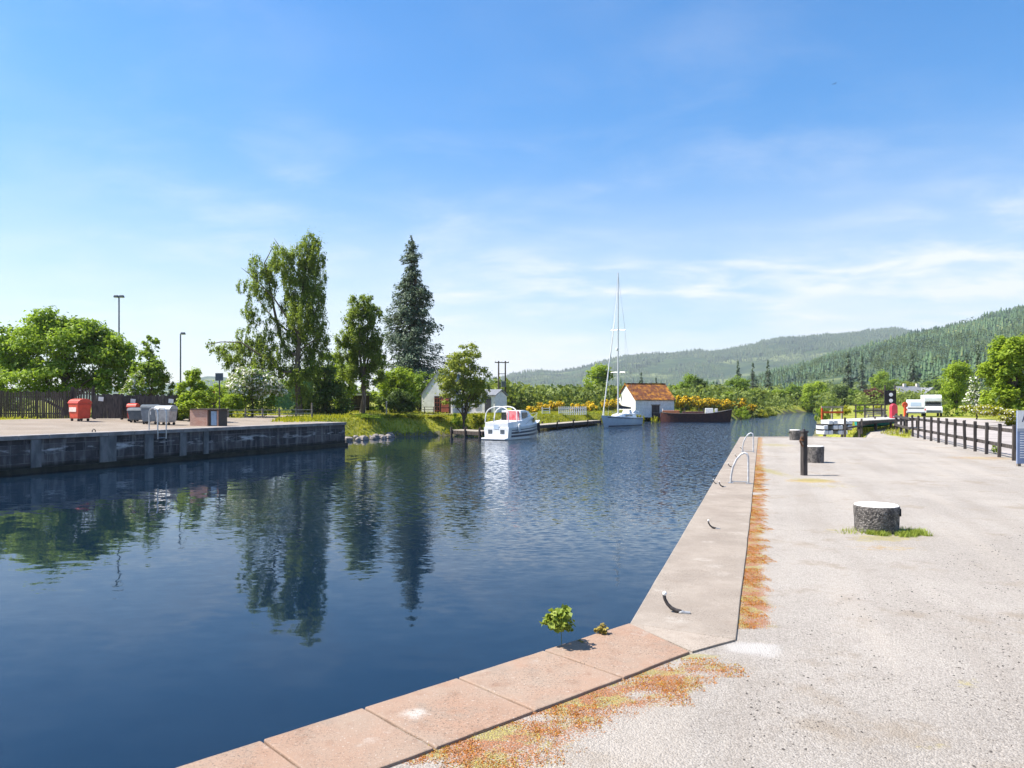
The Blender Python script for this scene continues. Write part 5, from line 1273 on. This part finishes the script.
for sy in (-1, 1):
    m = MB(); m.lathe([(.02, 0), (.34, 0), (.37, .02), (.02, .03)], 20, sy=.55); o = m.build('porthole', M['glass'], cr); o.location = (1.15, sy * 1.075, 1.52); o.rotation_euler = (R(90) * -sy, 0, R(7) * -sy)
    MB().box((-.45, sy * 1.055, 1.95), (1.0, .03, .5), rot=Matrix.Rotation(sy * .13, 3, 'X')).build('side_window', M['glass'], cr)
    MB().box((-L / 2 - .012, sy * .62, .66), (.02, .42, .34)).build('vent_panel', M['dgrey_plastic'], cr, bevel=.02)
    m = MB(); m.tube([(-.6, sy * 1.28, 1.25), (.8, sy * 1.22, 1.75), (2.6, sy * .62, 2.0), (3.9, sy * .06, 2.1)], .02, 6)
    for xx, yy in ((.8, 1.2), (1.9, .88), (3.0, .45)): m.tube([(xx, sy * yy, 1.2), (xx, sy * yy, 1.80 + .07 * xx)], .015, 5)
    m.build('guard_rail', M['white_steel'], cr)
MB().box((-L / 2 - .012, 0, 1.05), (.02, .5, .34)).build('transom_door', M['gel_blue'], cr)
m = MB()
for xx in (-L / 2 + .1, -2.1):
    P = [(xx, -1.2, 1.4)] + [(xx + .25 * math.sin(PI * k / 12), -1.18 * math.cos(PI * k / 12), 1.75 + .95 * math.sin(PI * k / 12) ** .6) for k in range(13)] + [(xx, 1.2, 1.4)]
    m = MB(); m.tube(P, .05, 7); m.build('canopy_hoop', M['white'], cr, smooth=True)
m = MB(); m.loft([[(-1.15, -.9, 1.55), (-1.15, -.85, 2.30), (-1.15, .35, 2.34), (-1.15, .35, 1.55)], [(-1.22, -.9, 1.55), (-1.26, -.8, 2.30), (-1.26, .35, 2.34), (-1.22, .35, 1.55)]]); m.build('red_canvas_screen', M['clothred'], cr)
MB().box((-1.2, .72, 1.85), (.06, .5, .7)).build('cabin_doorway', M['glass'], cr)
m = MB(); m.tube([(-L / 2 + .5, .55, 1.35), (-L / 2 + .5, .55, 1.75)], .06, 8); m.build('cleat_post', M['steel'], cr)
for xx, sy in ((1.6, -1), (-2.2, -1)):
    m = MB(); m.lathe([(.03, -.36), (.11, -.3), (.125, 0), (.11, .3), (.03, .36)], 12); o = m.build('fender', M['clothdark'] if xx > 0 else M['white'], cr, smooth=True); o.location = (xx, sy * 1.48 if xx < 0 else sy * 1.36, .95)
# --- sailing yacht
d_ = 100.0; c = at(621, d_); ya = thing('sailing_yacht', 'pale blue sailing yacht with a tall mast moored before the white boathouse', 'sailing boat', (c[0] + .2, d_ + 1.5, WATER_Z), R(240))
L, B = 11.0, 3.3
rgy = hullrings(L, B, 1.55, 1.05, .7, stern=.66, full=.35, rake=1.1)
m = MB(); m.loft(rgy); m.build('hull', M['gel_blue'], ya, smooth=True)
hullband(rgy[:-1], .02, .14, .012).build('boot_stripe', M['navy'], ya); hullband(rgy[:-1], .84, .9, .012).build('sheer_stripe', M['navy'], ya)
m = MB(); slab(m, [(-3.2, 1.05, .9, 1.05, 1.62), (-.4, 1.05, .82, 1.1, 1.72), (1.6, .80, .6, 1.2, 1.58), (2.5, .45, .3, 1.28, 1.38)]); m.build('cabin', M['gel'], ya, bevel=.05)
for sy in (-1, 1): MB().box((-.6, sy * .955, 1.42), (2.4, .04, .2), rot=Matrix.Rotation(sy * .25, 3, 'X')).build('cabin_window', M['glass'], ya)
zt_ = zat(274, d_ + 1.5) - WATER_Z
MB().tube([(1.0, 0, .9), (1.0, 0, 9), (1.0, 0, zt_)], [.115, .10, .075], 10).build('mast', pm('silver_mast', (.62, .63, .65), rough=.35, metal=.4), ya, smooth=True)
m = MB()
for z_ in (7.2, 12.8): m.tube([(1.0, -1.0, z_ - .05), (.95, 0, z_), (1.0, 1.0, z_ - .05)], .035, 6)
m.build('spreader', M['steel'], ya)
MB().tube([(6.0, 0, 1.55), (1.15, 0, zt_ - 2.4)], [.06, .03], 6).build('forestay', M['white'], ya)
MB().tube([(5.85, 0, 1.8), (4.9, 0, 5.0), (2.5, 0, 12.7), (1.9, 0, 14.6)], [.04, .08, .06, .03], 8).build('furled_jib', M['white'], ya, smooth=True)
m = MB(); m.tube([(-5.3, 0, 1.2), (.95, 0, zt_ - .1)], .012, 4)
for sy in (-1, 1): m.tube([(.7, sy * 1.55, 1.2), (1.0, sy * 1.0, 7.15), (1.0, sy * 1.0, 12.75), (1.0, 0, zt_ - .2)], .012, 4)
m.build('rigging', M['steel'], ya)
MB().tube([(.85, 0, 2.35), (-3.6, 0, 2.3)], .07, 8).build('boom', M['steel'], ya)
MB().loft([[(.8, .02, 2.4), (.8, .05, 2.9), (.8, -.05, 2.9), (.8, -.02, 2.4)], [(-.5, .16, 2.38), (-.5, .12, 2.72), (-.5, -.12, 2.72), (-.5, -.16, 2.38)], [(-3.5, .10, 2.34), (-3.5, .07, 2.52), (-3.5, -.07, 2.52), (-3.5, -.10, 2.34)]]).build('sail_cover', M['clothdark'], ya)
m = MB(); slab(m, [(-4.6, 1.1, .95, 1.5, 1.95), (-3.0, 1.05, .85, 1.5, 2.15), (-2.5, .95, .6, 1.6, 1.75)]); m.build('spray_hood', M['white'], ya, bevel=.08)
m = MB()
for sy in (-1, 1):
    m.tube([(-5.2, sy * 1.15, 1.72), (-2, sy * 1.62, 1.82), (2, sy * 1.45, 1.95), (5.6, sy * .25, 2.2)], .015, 5)
    for xx, b in ((-5.2, 1.1), (-3.6, 1.38), (-1.5, 1.6), (.7, 1.55), (2.6, 1.25), (4.5, .65), (5.9, .12)): m.tube([(xx, sy * b, 1.05), (xx, sy * b, 1.72 + (xx + 5.2) * .045)], .015, 5)
m.build('guard_rail', M['steel'], ya)
m = MB(); m.lathe([(.02, -.2), (.16, -.16), (.2, 0), (.16, .16), (.02, .2)], 12); o = m.build('radar_reflector', M['white'], ya, smooth=True); o.location = (1.3, 0, 10.2)
# --- barge
d_ = 122.5; c = at(695, d_); ba = thing('cargo_barge', 'dark maroon iron barge with a raised bow beside the boathouse', 'barge', (c[0], d_, WATER_Z), R(-12))
L, B = 10.9, 3.4; hb = []
for i in range(13):
    u = i / 12; x = -L / 2 + L * u; b = B / 2 * (1 - .55 * max(0, 1 - u / .12) ** 2) * (1 - .93 * max(0, (u - .72) / .28) ** 2.2); zs_ = 1.3 + .7 * max(0, (u - .6) / .4) ** 1.7 + .25 * max(0, (.25 - u) / .25) ** 2
    hb.append([(x + .35 * max(0, (u - .8) / .2), b, zs_), (x, b * .98, .6), (x, b * .92, -.3), (x, -b * .92, -.3), (x, -b * .98, .6), (x + .35 * max(0, (u - .8) / .2), -b, zs_)])
m = MB(); m.loft(hb); m.build('hull', M['maroon'], ba, smooth=True)
m = MB(); m.tube([r_[0] for r_ in hb], .07, 6); m.tube([r_[5] for r_ in hb], .07, 6); m.build('rubbing_strake', M['iron'], ba)
MB().box((-3.8, 0, 1.55), (2.8, 2.3, .5), taper=.95).build('aft_deckhouse', M['rustdeck'], ba, bevel=.04)
MB().box((-.3, 0, 1.46), (3.6, 2.2, .36), taper=.92).build('hatch_cover', M['maroon'], ba, bevel=.04)
MB().box((2.2, 0, 1.7), (1.3, 1.5, .95), taper=.92).build('white_locker', M['white'], ba, bevel=.04)
MB().box((3.3, -.3, 1.75), (.45, .4, .75)).build('winch', M['white'], ba, bevel=.05)
for xx in (-1.6, .6, 1.3): MB().tube([(xx, -.9, 1.5), (xx, -.9, 2.15)], .09, 8).build('deck_bollard', M['iron'], ba)
MB().tube([(-5.1, -.2, 1.2), (-5.1, -.2, 2.1)], .08, 8).build('stern_post', M['white'], ba)
MB().box((-5.55, 0, .55), (.12, .5, 1.6)).build('rudder', M['maroon'], ba)

# ================================================================== far bank
# --- white boathouse
c = at(635.5, 124.5); phi = R(20); z0 = hz(c[0], c[1])
bh = thing('white_boathouse', 'white boathouse with a rusty orange roof behind the yacht and barge', 'boathouse', (c[0], c[1], z0 - .1), phi)
_, rf = gable_house(bh, 0, 7.3, 0, 6.4, zat(399.5, 124.5) - z0 + .1, zat(384.5, 128) - z0 + .1, M['white_rough'], M['rusty_roof'], 'x', ov=.22)
MB().box((3.75, -.03, 1.0), (1.45, .08, 2.0)).build('door', M['dark_wood'], bh); MB().box((3.75, -.085, .75), (1.2, .03, .12)).build('door_rail', M['grey_wood'], bh)
MB().box((3.75, -.04, 2.06), (1.75, .1, .14)).build('lintel', M['grey_wood'], bh)
MB().box((3.65, 3.2, zat(384.5, 128) - z0 + .28), (7.75, .3, .12)).build('ridge', M['rusty_roof'], rf)
# --- cottage on the left bank
c = at(437, 89); z0 = hz(c[0], c[1]); ct = thing('white_cottage', 'white roughcast cottage with a pointed gable and red brown glazed doors', 'cottage', (c[0], c[1], z0 - .1), R(-15))
gable_house(ct, -1.92, 1.92, 0, 8, zat(394, 89) - z0, zat(372.5, 89) - z0, M['white_rough'], M['slate'], 'y', ov=.08)
gable_house(ct, 1.94, 6.6, 1.6, 6.8, 2.1, 2.75, M['white_rough'], M['slate'], 'x', ov=.15)
dr = MB().box((.72, -.04, 1.02), (2.05, .10, 2.1)).build('door', pm('brown_frame', (.07, .045, .04), rough=.7), ct)
MB().box((.05, -.10, 1.05), (.6, .03, 1.7)).build('glazing', M['glass'], dr)
m = MB()
for k in range(4): m.box((.05, -.122, .35 + k * .47), (.6, .015, .05))
for k in range(3): m.box((-.25 + k * .3, -.121, 1.05), (.05, .012, 1.7))
m.build('glazing_bars', M['brick'] if False else pm('red_brown_paint', (.30, .08, .05), rough=.6), dr)
m = MB()
for k in range(3): m.box((1.02, -.105, .42 + k * .55), (.95, .03, .46))
m.build('door_leaf', pm('red_brown_leaf', (.34, .10, .07), (.26, .07, .05), 4, rough=.6), dr)
MB().box((1.86, -.05, 1.05), (.2, .12, 2.15)).build('door_jamb', M['white'], ct)
for xx in (3.1, 4.4): 
    w_ = MB().box((xx, 1.57, 1.15), (.7, .08, .9)).build('window', M['white'], ct); MB().box((xx, 1.525, 1.15), (.52, .02, .72)).build('pane', M['glass'], w_)
MB().box((5.75, 1.57, 1.0), (.75, .08, 1.9)).build('side_door', pm('dark_door', (.05, .05, .06), rough=.6), ct)
c = at(429, 86); z0 = hz(c[0], c[1]); pt = thing('picnic_table', 'dark picnic table with benches in front of the cottage', 'picnic table', (c[0], c[1], z0), .1)
MB().box((0, 0, .74), (1.5, .7, .06)).build('tabletop', M['grey_wood'], pt)
for yy in (-.62, .62): MB().box((0, yy, .44), (1.5, .26, .05)).build('bench', M['grey_wood'], pt)
for xx in (-.5, .5):
    m = MB(); m.bar((xx, -.7, 0), (xx, -.25, .74), .08); m.bar((xx, .7, 0), (xx, .25, .74), .08); m.bar((xx, -.7, .4), (xx, .7, .4), .07); m.build('leg', M['dark_wood'], pt)
# --- jetties and pontoon
def jetty(name, label, A, B, w_, z_, n, mat, rot=0):
    A = np.array(A); B = np.array(B); dv = B - A; L = np.linalg.norm(dv); a = math.atan2(dv[1], dv[0])
    t_ = thing(name, label, 'jetty', (A[0], A[1], WATER_Z), a)
    m = MB(); k = int(L / .2)
    for i in range(k): m.box((i * L / k + .1, w_ / 2, z_), (L / k - .015, w_, .07))
    m.build('deck', mat, t_)
    m = MB()
    for yy in (.06, w_ - .06): m.box((L / 2, yy, z_ - .20), (L, .12, .32))
    m.build('beam', M['dark_wood'], t_)
    for i in range(n):
        for yy in (-.06, w_ + .06): MB().tube([(.3 + i * (L - .6) / (n - 1), yy, -1.5), (.3 + i * (L - .6) / (n - 1), yy, z_ + .3)], .10, 8).build('pile', M['dark_wood'], t_)
    return t_
jetty('timber_jetty', 'low timber jetty left of the cruiser at the foot of the bank', at(450, 74.5)[:2], at(482, 71)[:2], 1.8, .55, 3, M['pale_wood'])
jetty('timber_pontoon', 'long timber pontoon between the cruiser and the yacht', at(517, 80)[:2], at(601, 107)[:2], 1.8, .62, 6, M['pale_wood'])
# white pickets
A_ = np.array(at(559, 101)[:2]); B_ = np.array(at(586, 105)[:2]); dv = B_ - A_; LL = np.linalg.norm(dv)
pk = thing('picket_fence', 'short white picket fence at the head of the pontoon', 'fence', (A_[0], A_[1], hz(*A_)), math.atan2(dv[1], dv[0]))
m = MB()
for k in range(15): m.box((LL * k / 14, 0, .5), (.15, .03, 1.15))
m.build('picket', M['white'], pk)
MB().box((LL / 2, .04, .3), (LL, .05, .08)).build('rail', M['white'], pk); MB().box((LL / 2, .04, .82), (LL, .05, .08)).build('rail', M['white'], pk)
# white gate panel near the picket
c = at(546, 99); gt = thing('white_gate', 'small white barred gate on the grass left of the picket fence', 'gate', (c[0], c[1], hz(c[0], c[1])), .2)
for s_ in (-.5, .5): MB().box((s_, 0, .5), (.1, .1, 1.1)).build('post', M['white'], gt)
m = MB()
for z_ in (.25, .55, .85): m.box((0, 0, z_), (1.0, .05, .1))
m.build('bars', M['white'], gt)
# utility poles with a crossarm
c = at(501.5, 118); up = thing('utility_pole', 'twin dark utility poles joined by a crossarm behind the cruiser', 'utility pole', (c[0], c[1], hz(c[0], c[1])), .1)
zt_ = zat(363, 118)
for s_ in (-.45, .45 + .15): MB().tube([(s_, 0, -.3), (s_, 0, zt_)], [.15, .1], 8).build('pole', M['dark_wood'], up, smooth=True)
MB().box((.05, -.12, zt_ - .25), (2.2, .12, .14)).build('crossarm', M['dark_wood'], up)
for s_ in (-1.0, 0, 1.05): MB().lathe([(.05, 0), (.09, .08), (.05, .14), (.09, .2), (.03, .28)], 8, (s_, -.12, zt_ - .18)).build('insulator', M['white'], up)
MB().box((.3, -.28, zt_ - 3.6), (.75, .5, .9)).build('transformer', M['dgrey_plastic'], up, bevel=.05)
MB().bar((-.45, -.05, zt_ - 2.0), (.6, -.05, zt_ - 2.0), .1).build('brace', M['dark_wood'], up)
# ================================================================== left quay
def pale_fence(name, label, A, B, H, gap, mat, closed=False, seed=1, posts=2.4):
    A = np.array(A); B = np.array(B); dv = B - A; L = np.linalg.norm(dv); z_ = hz(*A); r_ = random.Random(seed)
    t_ = thing(name, label, 'fence', (A[0], A[1], z_), math.atan2(dv[1], dv[0]))
    m = MB(); x = 0
    while x < L:
        h_ = H * r_.uniform(.96, 1.04); m.box((x, 0, h_ / 2 + .05), (.125, .022, h_), rot=Matrix.Rotation(r_.uniform(-.015, .015), 3, 'Y')); x += .125 + gap * r_.uniform(.5, 1.6)
    m.build('paling', mat, t_)
    for z2 in (.4, H * .82): MB().box((L / 2, .05, z2), (L, .06, .09)).build('rail', mat, t_)
    k = max(2, int(L / posts) + 1)
    for i in range(k): MB().box((L * i / (k - 1), .09, H * .52), (.12, .12, H * 1.08)).build('post', mat, t_)
    return t_
pale_fence('paling_fence', 'dark weathered paling fence with gaps on the far left quay', at(-70, 55)[:2], at(71, 55)[:2], 1.95, .035, M['dark_wood'], seed=2)
pale_fence('paling_fence', 'dark paling fence behind the red bin', at(71.5, 55.2)[:2], at(93, 55.2)[:2], 2.2, .06, M['dark_wood'], seed=3)
pale_fence('board_screen', 'nearly black close boarded screen left of the grey bins', at(94, 54.6)[:2], at(121, 54.6)[:2], 1.72, .004, M['black_wood'], seed=4)
pale_fence('board_screen', 'nearly black close boarded screen behind the grey bins', at(121.5, 55.6)[:2], at(176, 55.6)[:2], 1.72, .004, M['black_wood'], seed=5)
for px, py, lab in ((101, 399, 'small white notice on the black screen left of the grey bins'), (133, 401, 'torn white notice on the black screen above the dark bin'), (171, 401, 'white notice at the right end of the black screen')):
    c = at(px, 54.4 if px < 121 else 55.4); o = MB().box((0, 0, 0), (.36, .02, .3), rot=Matrix.Rotation(.1, 3, 'Y')).build('notice', M['white']); o.location = (c[0], c[1], zat(py, c[1])); tag(o, lab, 'notice')
def bin4(name, label, loc, rz, body, lid, L=1.3, W_=1.0, H=1.3, sticker=None, curved=True):
    t_ = thing(name, label, 'bin', loc, rz, None)
    m = MB(); rings = []
    for z_, f in ((.18, .84), (.3, .88), (H * .8, 1.0)):
        rings.append([(sx * L / 2 * f, sy * W_ / 2 * f, z_) for sx, sy in ((-1, -1), (1, -1), (1, 1), (-1, 1))])
    m.loft(rings); m.build('body', body, t_, bevel=.05)
    m = MB(); n_ = 8
    P = [(-L / 2 - .03, -W_ / 2 - .04, H * .8 + .004), (-L / 2 - .03, W_ / 2 + .03, H * .8 + .004)] + [(-L / 2 - .03, W_ / 2 * math.cos(PI * k / n_), H * .8 + .02 + (H * .2) * math.sin(PI * k / n_) ** .8) for k in range(1, n_)]
    m.prism(P, (L + .06, 0, 0)); m.build('lid', lid, t_, bevel=.02)
    m = MB()
    for sx in (-1, 1): m.box((sx * L * .51, 0, H * .72), (.06, W_ * .7, .08))
    m.build('lifting_bar', body, t_)
    for sx in (-1, 1):
        for sy in (-1, 1):
            m = MB(); m.lathe([(.03, -.03), (.09, -.03), (.09, .03), (.03, .03)], 12); o = m.build('wheel', M['rubber'], t_); o.location = (sx * L * .34, sy * W_ * .33, .09); o.rotation_euler = (R(90), 0, .4)
            MB().box((sx * L * .34, sy * W_ * .33, .17), (.06, .05, .12)).build('castor', M['steel'], t_)
    if sticker: MB().box((-L * .05, -W_ / 2 * .955, H * .58), (L * .72, .02, H * .30), rot=Matrix.Rotation(-.06, 3, 'X')).build('sticker', sticker, t_)
    return t_
c = gp(80, 419.5, .3); bin4('wheelie_bin', 'large red four wheeled bin with a faded sticker in front of the palings', (at(80, 51.5)[0], 51.5, hz(at(80, 51.5)[0], 51.5)), R(-32), M['red'], M['red'], 1.2, .95, 1.5, M['label'])
x_ = at(127, 52.5)[0]; bin4('wheelie_bin', 'narrow red bin between the black screen and the dark low bin', (x_ - .12, 53.6, hz(x_, 53.6)), R(4), M['red'], M['red'], .6, .7, 1.25)
x_ = at(136.5, 52)[0]; bin4('wheelie_bin', 'low dark blue grey bin beside the narrow red one', (x_, 52.4, hz(x_, 52.4)), R(3), M['dgrey_plastic'], M['dgrey_plastic'], 1.25, .9, 1.02)
x_ = at(151, 51)[0]; bin4('wheelie_bin', 'grey metal bin with a small white mark, left of the pale one', (x_, 51, hz(x_, 51)), R(10), pm('blue_grey_zinc', (.20, .24, .28), (.15, .18, .22), 4, rough=.5, metal=.3), M['dgrey_plastic'], 1.05, .9, 1.3)
MB().box((.05, -.445, .75), (.14, .02, .22)).build('white_mark', M['white'], [o for o in COL.objects if o.get('label', '').startswith('grey metal bin')][0])
x_ = at(165.5, 50.5)[0]; bin4('wheelie_bin', 'pale galvanised bin behind the quay ladder rail', (x_, 50.6, hz(x_, 50.6)), R(-8), M['zinc'], M['zinc'], 1.1, .9, 1.28)
# quay ladder rails on the left quay
s0 = None
kx = (161 - 512) / F; s_ = (kx * LA[1] - LA[0]) / (uW[0] - kx * uW[1]); c = LA + uW * s_
ql = thing('quay_ladder', 'pale steel ladder handrails on the left quay in front of the bins', 'ladder', (float(c[0]), float(c[1]), 0), ang)
for sx in (-.28, .28):
    m = MB(); m.tube([(sx, -.08, -.5), (sx, -.08, .9), (sx, -.02, 1.14), (sx, .12, 1.24), (sx, .4, 1.24), (sx, .56, 1.14), (sx, .62, .9), (sx, .62, 0)], .035, 8); m.build('handrail', M['steel'], ql, smooth=True)
for k in range(2): MB().tube([(-.28, -.08, -.14 - .3 * k), (.28, -.08, -.14 - .3 * k)], .02, 6).build('rung', M['steel'], ql)
# brick shed box
x_, y_ = at(209, 50)[0], 50.0; z_ = hz(x_, y_); bk = thing('brick_store', 'low brick store with a flat lid and pale blue doors on the left quay', 'store', (x_, y_, z_ - .05), R(-14))
MB().box((-.42, 0, .55), (1.3, 1.0, 1.1)).build('brick_wall', M['brick'], bk); MB().box((.62, .06, .55), (.78, .9, 1.1)).build('side_wall', M['iron'], bk)
MB().box((.08, 0, 1.14), (2.15, 1.15, .08)).build('lid', M['dark_wood'], bk, bevel=.01)
MB().box((.66, -.405, .56), (.4, .04, .92)).build('door', M['blue_door'], bk); MB().box((.94, -.40, .56), (.1, .04, 1.0)).build('corner_post', M['brick'], bk)
# small black bollard on the left quay near its end
x_, y_ = at(321, 55.5)[0], 55.5; ib = thing('iron_bollard', 'small black iron bollard near the end of the left quay', 'bollard', (x_, y_, hz(x_, y_)))
MB().lathe([(.16, -.03), (.15, .05), (.12, .15), (.12, .28), (.2, .34), (.2, .4), (.1, .45)], 16).build('shaft', M['iron'], ib, smooth=True)
# lamp posts
def lamp(px, d, top, label, n):
    x, y, _ = at(px, d); z_ = hz(x, y); t_ = thing('street_lamp', label, 'street lamp', (x, y, z_)); H = zat(top, d) - z_
    MB().tube([(0, 0, -.1), (0, 0, 1.4), (0, 0, 1.5), (0, 0, H)], [.11, .11, .075, .06], 10).build('pole', M['dgrey_plastic'], t_, smooth=True)
    for sx in ((-1, 1) if n == 2 else (1,)):
        MB().bar((0, 0, H - .05), (sx * .22, 0, H), .05).build('arm', M['dgrey_plastic'], t_)
        h_ = MB().box((sx * .24, 0, H + .06), (.40, .36, .2), taper=.8).build('lamp_head', M['dgrey_plastic'], t_, bevel=.03); MB().box((sx * .24, 0, H - .055), (.30, .28, .03)).build('lens', M['gel'], h_)
lamp(119, 68, 297, 'tall twin headed lamp post rising behind the big spreading tree', 2)
lamp(180.5, 72, 334, 'shorter single headed lamp post beside the bright shrub', 1)
# dark sign on a pole behind the brick store, orange marker
x_, y_ = at(219.5, 60)[0], 60.0; z_ = hz(x_, y_); ds = thing('traffic_sign', 'dark square signboard on a pole left of the hawthorn', 'sign', (x_, y_, z_))
MB().tube([(0, 0, -.1), (0, 0, 3.5)], .05, 8).build('pole', M['iron'], ds); MB().box((0, -.06, 3.35), (.62, .05, .6)).build('board', M['dgrey_plastic'], ds, bevel=.02)
x_, y_ = at(213.5, 57)[0], 57.0; z_ = hz(x_, y_); om = thing('marker_post', 'thin post with a small orange marker behind the brick store', 'post', (x_, y_, z_))
MB().tube([(0, 0, -.1), (0, 0, 2.1)], .04, 8).build('shaft', M['dark_wood'], om); MB().box((0, -.03, 2.05), (.24, .04, .3)).build('marker', M['orange_red'], om)
# green mesh fence
A_ = np.array(at(276, 80)[:2]); B_ = np.array(at(330, 84)[:2]); dv = B_ - A_; LL = np.linalg.norm(dv)
mf = thing('mesh_fence', 'tall green wire mesh fence behind the larch', 'fence', (A_[0], A_[1], hz(*A_)), math.atan2(dv[1], dv[0]))
m = MB(); Hm = 3.4
for k in range(int(LL / .11)): m.bar((k * .11, 0, .05), (k * .11, 0, Hm), .022)
for k in range(22): m.bar((0, .02, .1 + k * .15), (LL, .02, .1 + k * .15), .022)
m.build('mesh_panel', M['mesh_green'], mf)
for k in range(4): MB().tube([(LL * k / 3, .06, -.1), (LL * k / 3, .06, Hm + .1)], .05, 8).build('post', M['mesh_green'], mf)
# post and wire fence along the verge
A_ = np.array(at(228, 63)[:2]); B_ = np.array(at(312, 66)[:2]); dv = B_ - A_; LL = np.linalg.norm(dv)
wf = thing('wire_fence', 'low post and wire fence along the grass under the larch', 'fence', (A_[0], A_[1], hz(*A_)), math.atan2(dv[1], dv[0]))
for k in range(6): MB().box((LL * k / 5, 0, .35 + .2 * (k == 5)), (.14, .14, .8 + .5 * (k == 5))).build('post', M['grey_wood'], wf)
m = MB()
for z_ in (.3, .6): m.tube([(0, -.08, z_), (LL, -.08, z_)], .015, 5)
m.build('wire', M['steel'], wf)
# white timber frame shelter
x_, y_ = at(350, 87)[0], 87.0; z_ = hz(x_, y_); tf = thing('timber_shelter', 'white framed timber shelter in the hedge left of the second tall tree', 'shelter', (x_, y_, z_))
for s_ in (-1.75, .0, 1.75): MB().box((s_, 0, .95), (.12, .12, 2.0)).build('post', M['white'], tf)
MB().box((0, 0, 1.98), (3.9, .2, .16)).build('beam', M['white'], tf); MB().box((0, 1.0, 2.12), (4.1, 2.2, .1)).build('roof', M['grey_wood'], tf); MB().box((0, 1.95, .95), (3.7, .06, 1.9)).build('back_boards', M['dark_wood'], tf); MB().box((0, 1.4, .5), (3.2, .4, .08)).build('bench', M['grey_wood'], tf)
x_, y_ = at(386.5, 80)[0], 80.0; z_ = hz(x_, y_); wp = thing('white_post', 'slim white post in front of the dark shrub left of the cottage', 'post', (x_, y_, z_))
MB().box((0, 0, .65), (.12, .12, 1.4)).build('shaft', M['pale_wood'], wp); MB().box((0, 0, 1.37), (.16, .16, .05)).build('cap', M['white'], wp)
# bird high in the sky
bd = MB(); bd.loft([[(-.22, .02, 0), (-.22, -.02, 0), (-.22, 0, .02)], [(0, .07, .02), (0, -.07, .02), (0, 0, .09)], [(.2, .03, .03), (.2, -.03, .03), (.2, 0, .07)], [(.3, .005, .04), (.3, -.005, .04), (.3, 0, .05)]])
for sy in (-1, 1): bd.loft([[(-.08, sy * .04, .05), (.10, sy * .04, .05), (.02, sy * .04, .07)], [(-.10, sy * .35, .14), (.06, sy * .35, .14), (0, sy * .35, .155)], [(-.14, sy * .62, .07), (-.08, sy * .62, .07), (-.1, sy * .62, .075)]])
o = bd.build('bird', M['iron']); c = at(834.5, 70); o.location = (c[0], c[1], zat(84, 70)); o.rotation_euler = (0, .1, .6); o.scale = (.42,) * 3; tag(o, 'small dark bird flying high in the sky on the right', 'bird')

for o in COL.objects:
    if o.parent is None and o.get('category') and not o.get('kind'): o['kind'] = 'thing'

# ------------------------------------------------------------------ air
hzv = MB().box((0, 0, 0), (2, 2, 2)); ho = hzv.build('haze', None)
zlo, zhi = -6.0, 345.0
ho.location = (0, 0, (zlo + zhi) / 2); ho.scale = (4200, 4200, (zhi - zlo) / 2)
nt = NT('haze_air'); pv = nt.n('ShaderNodeVolumePrincipled', i={'Color': (.80, .88, 1.0, 1), 'Density': .00011, 'Anisotropy': .2}); nt.n('ShaderNodeOutputMaterial', i={'Volume': pv.outputs[0]})
ho.data.materials.append(nt.m); tag(ho, 'thin blue haze in the air over the valley', 'haze', kind='stuff')
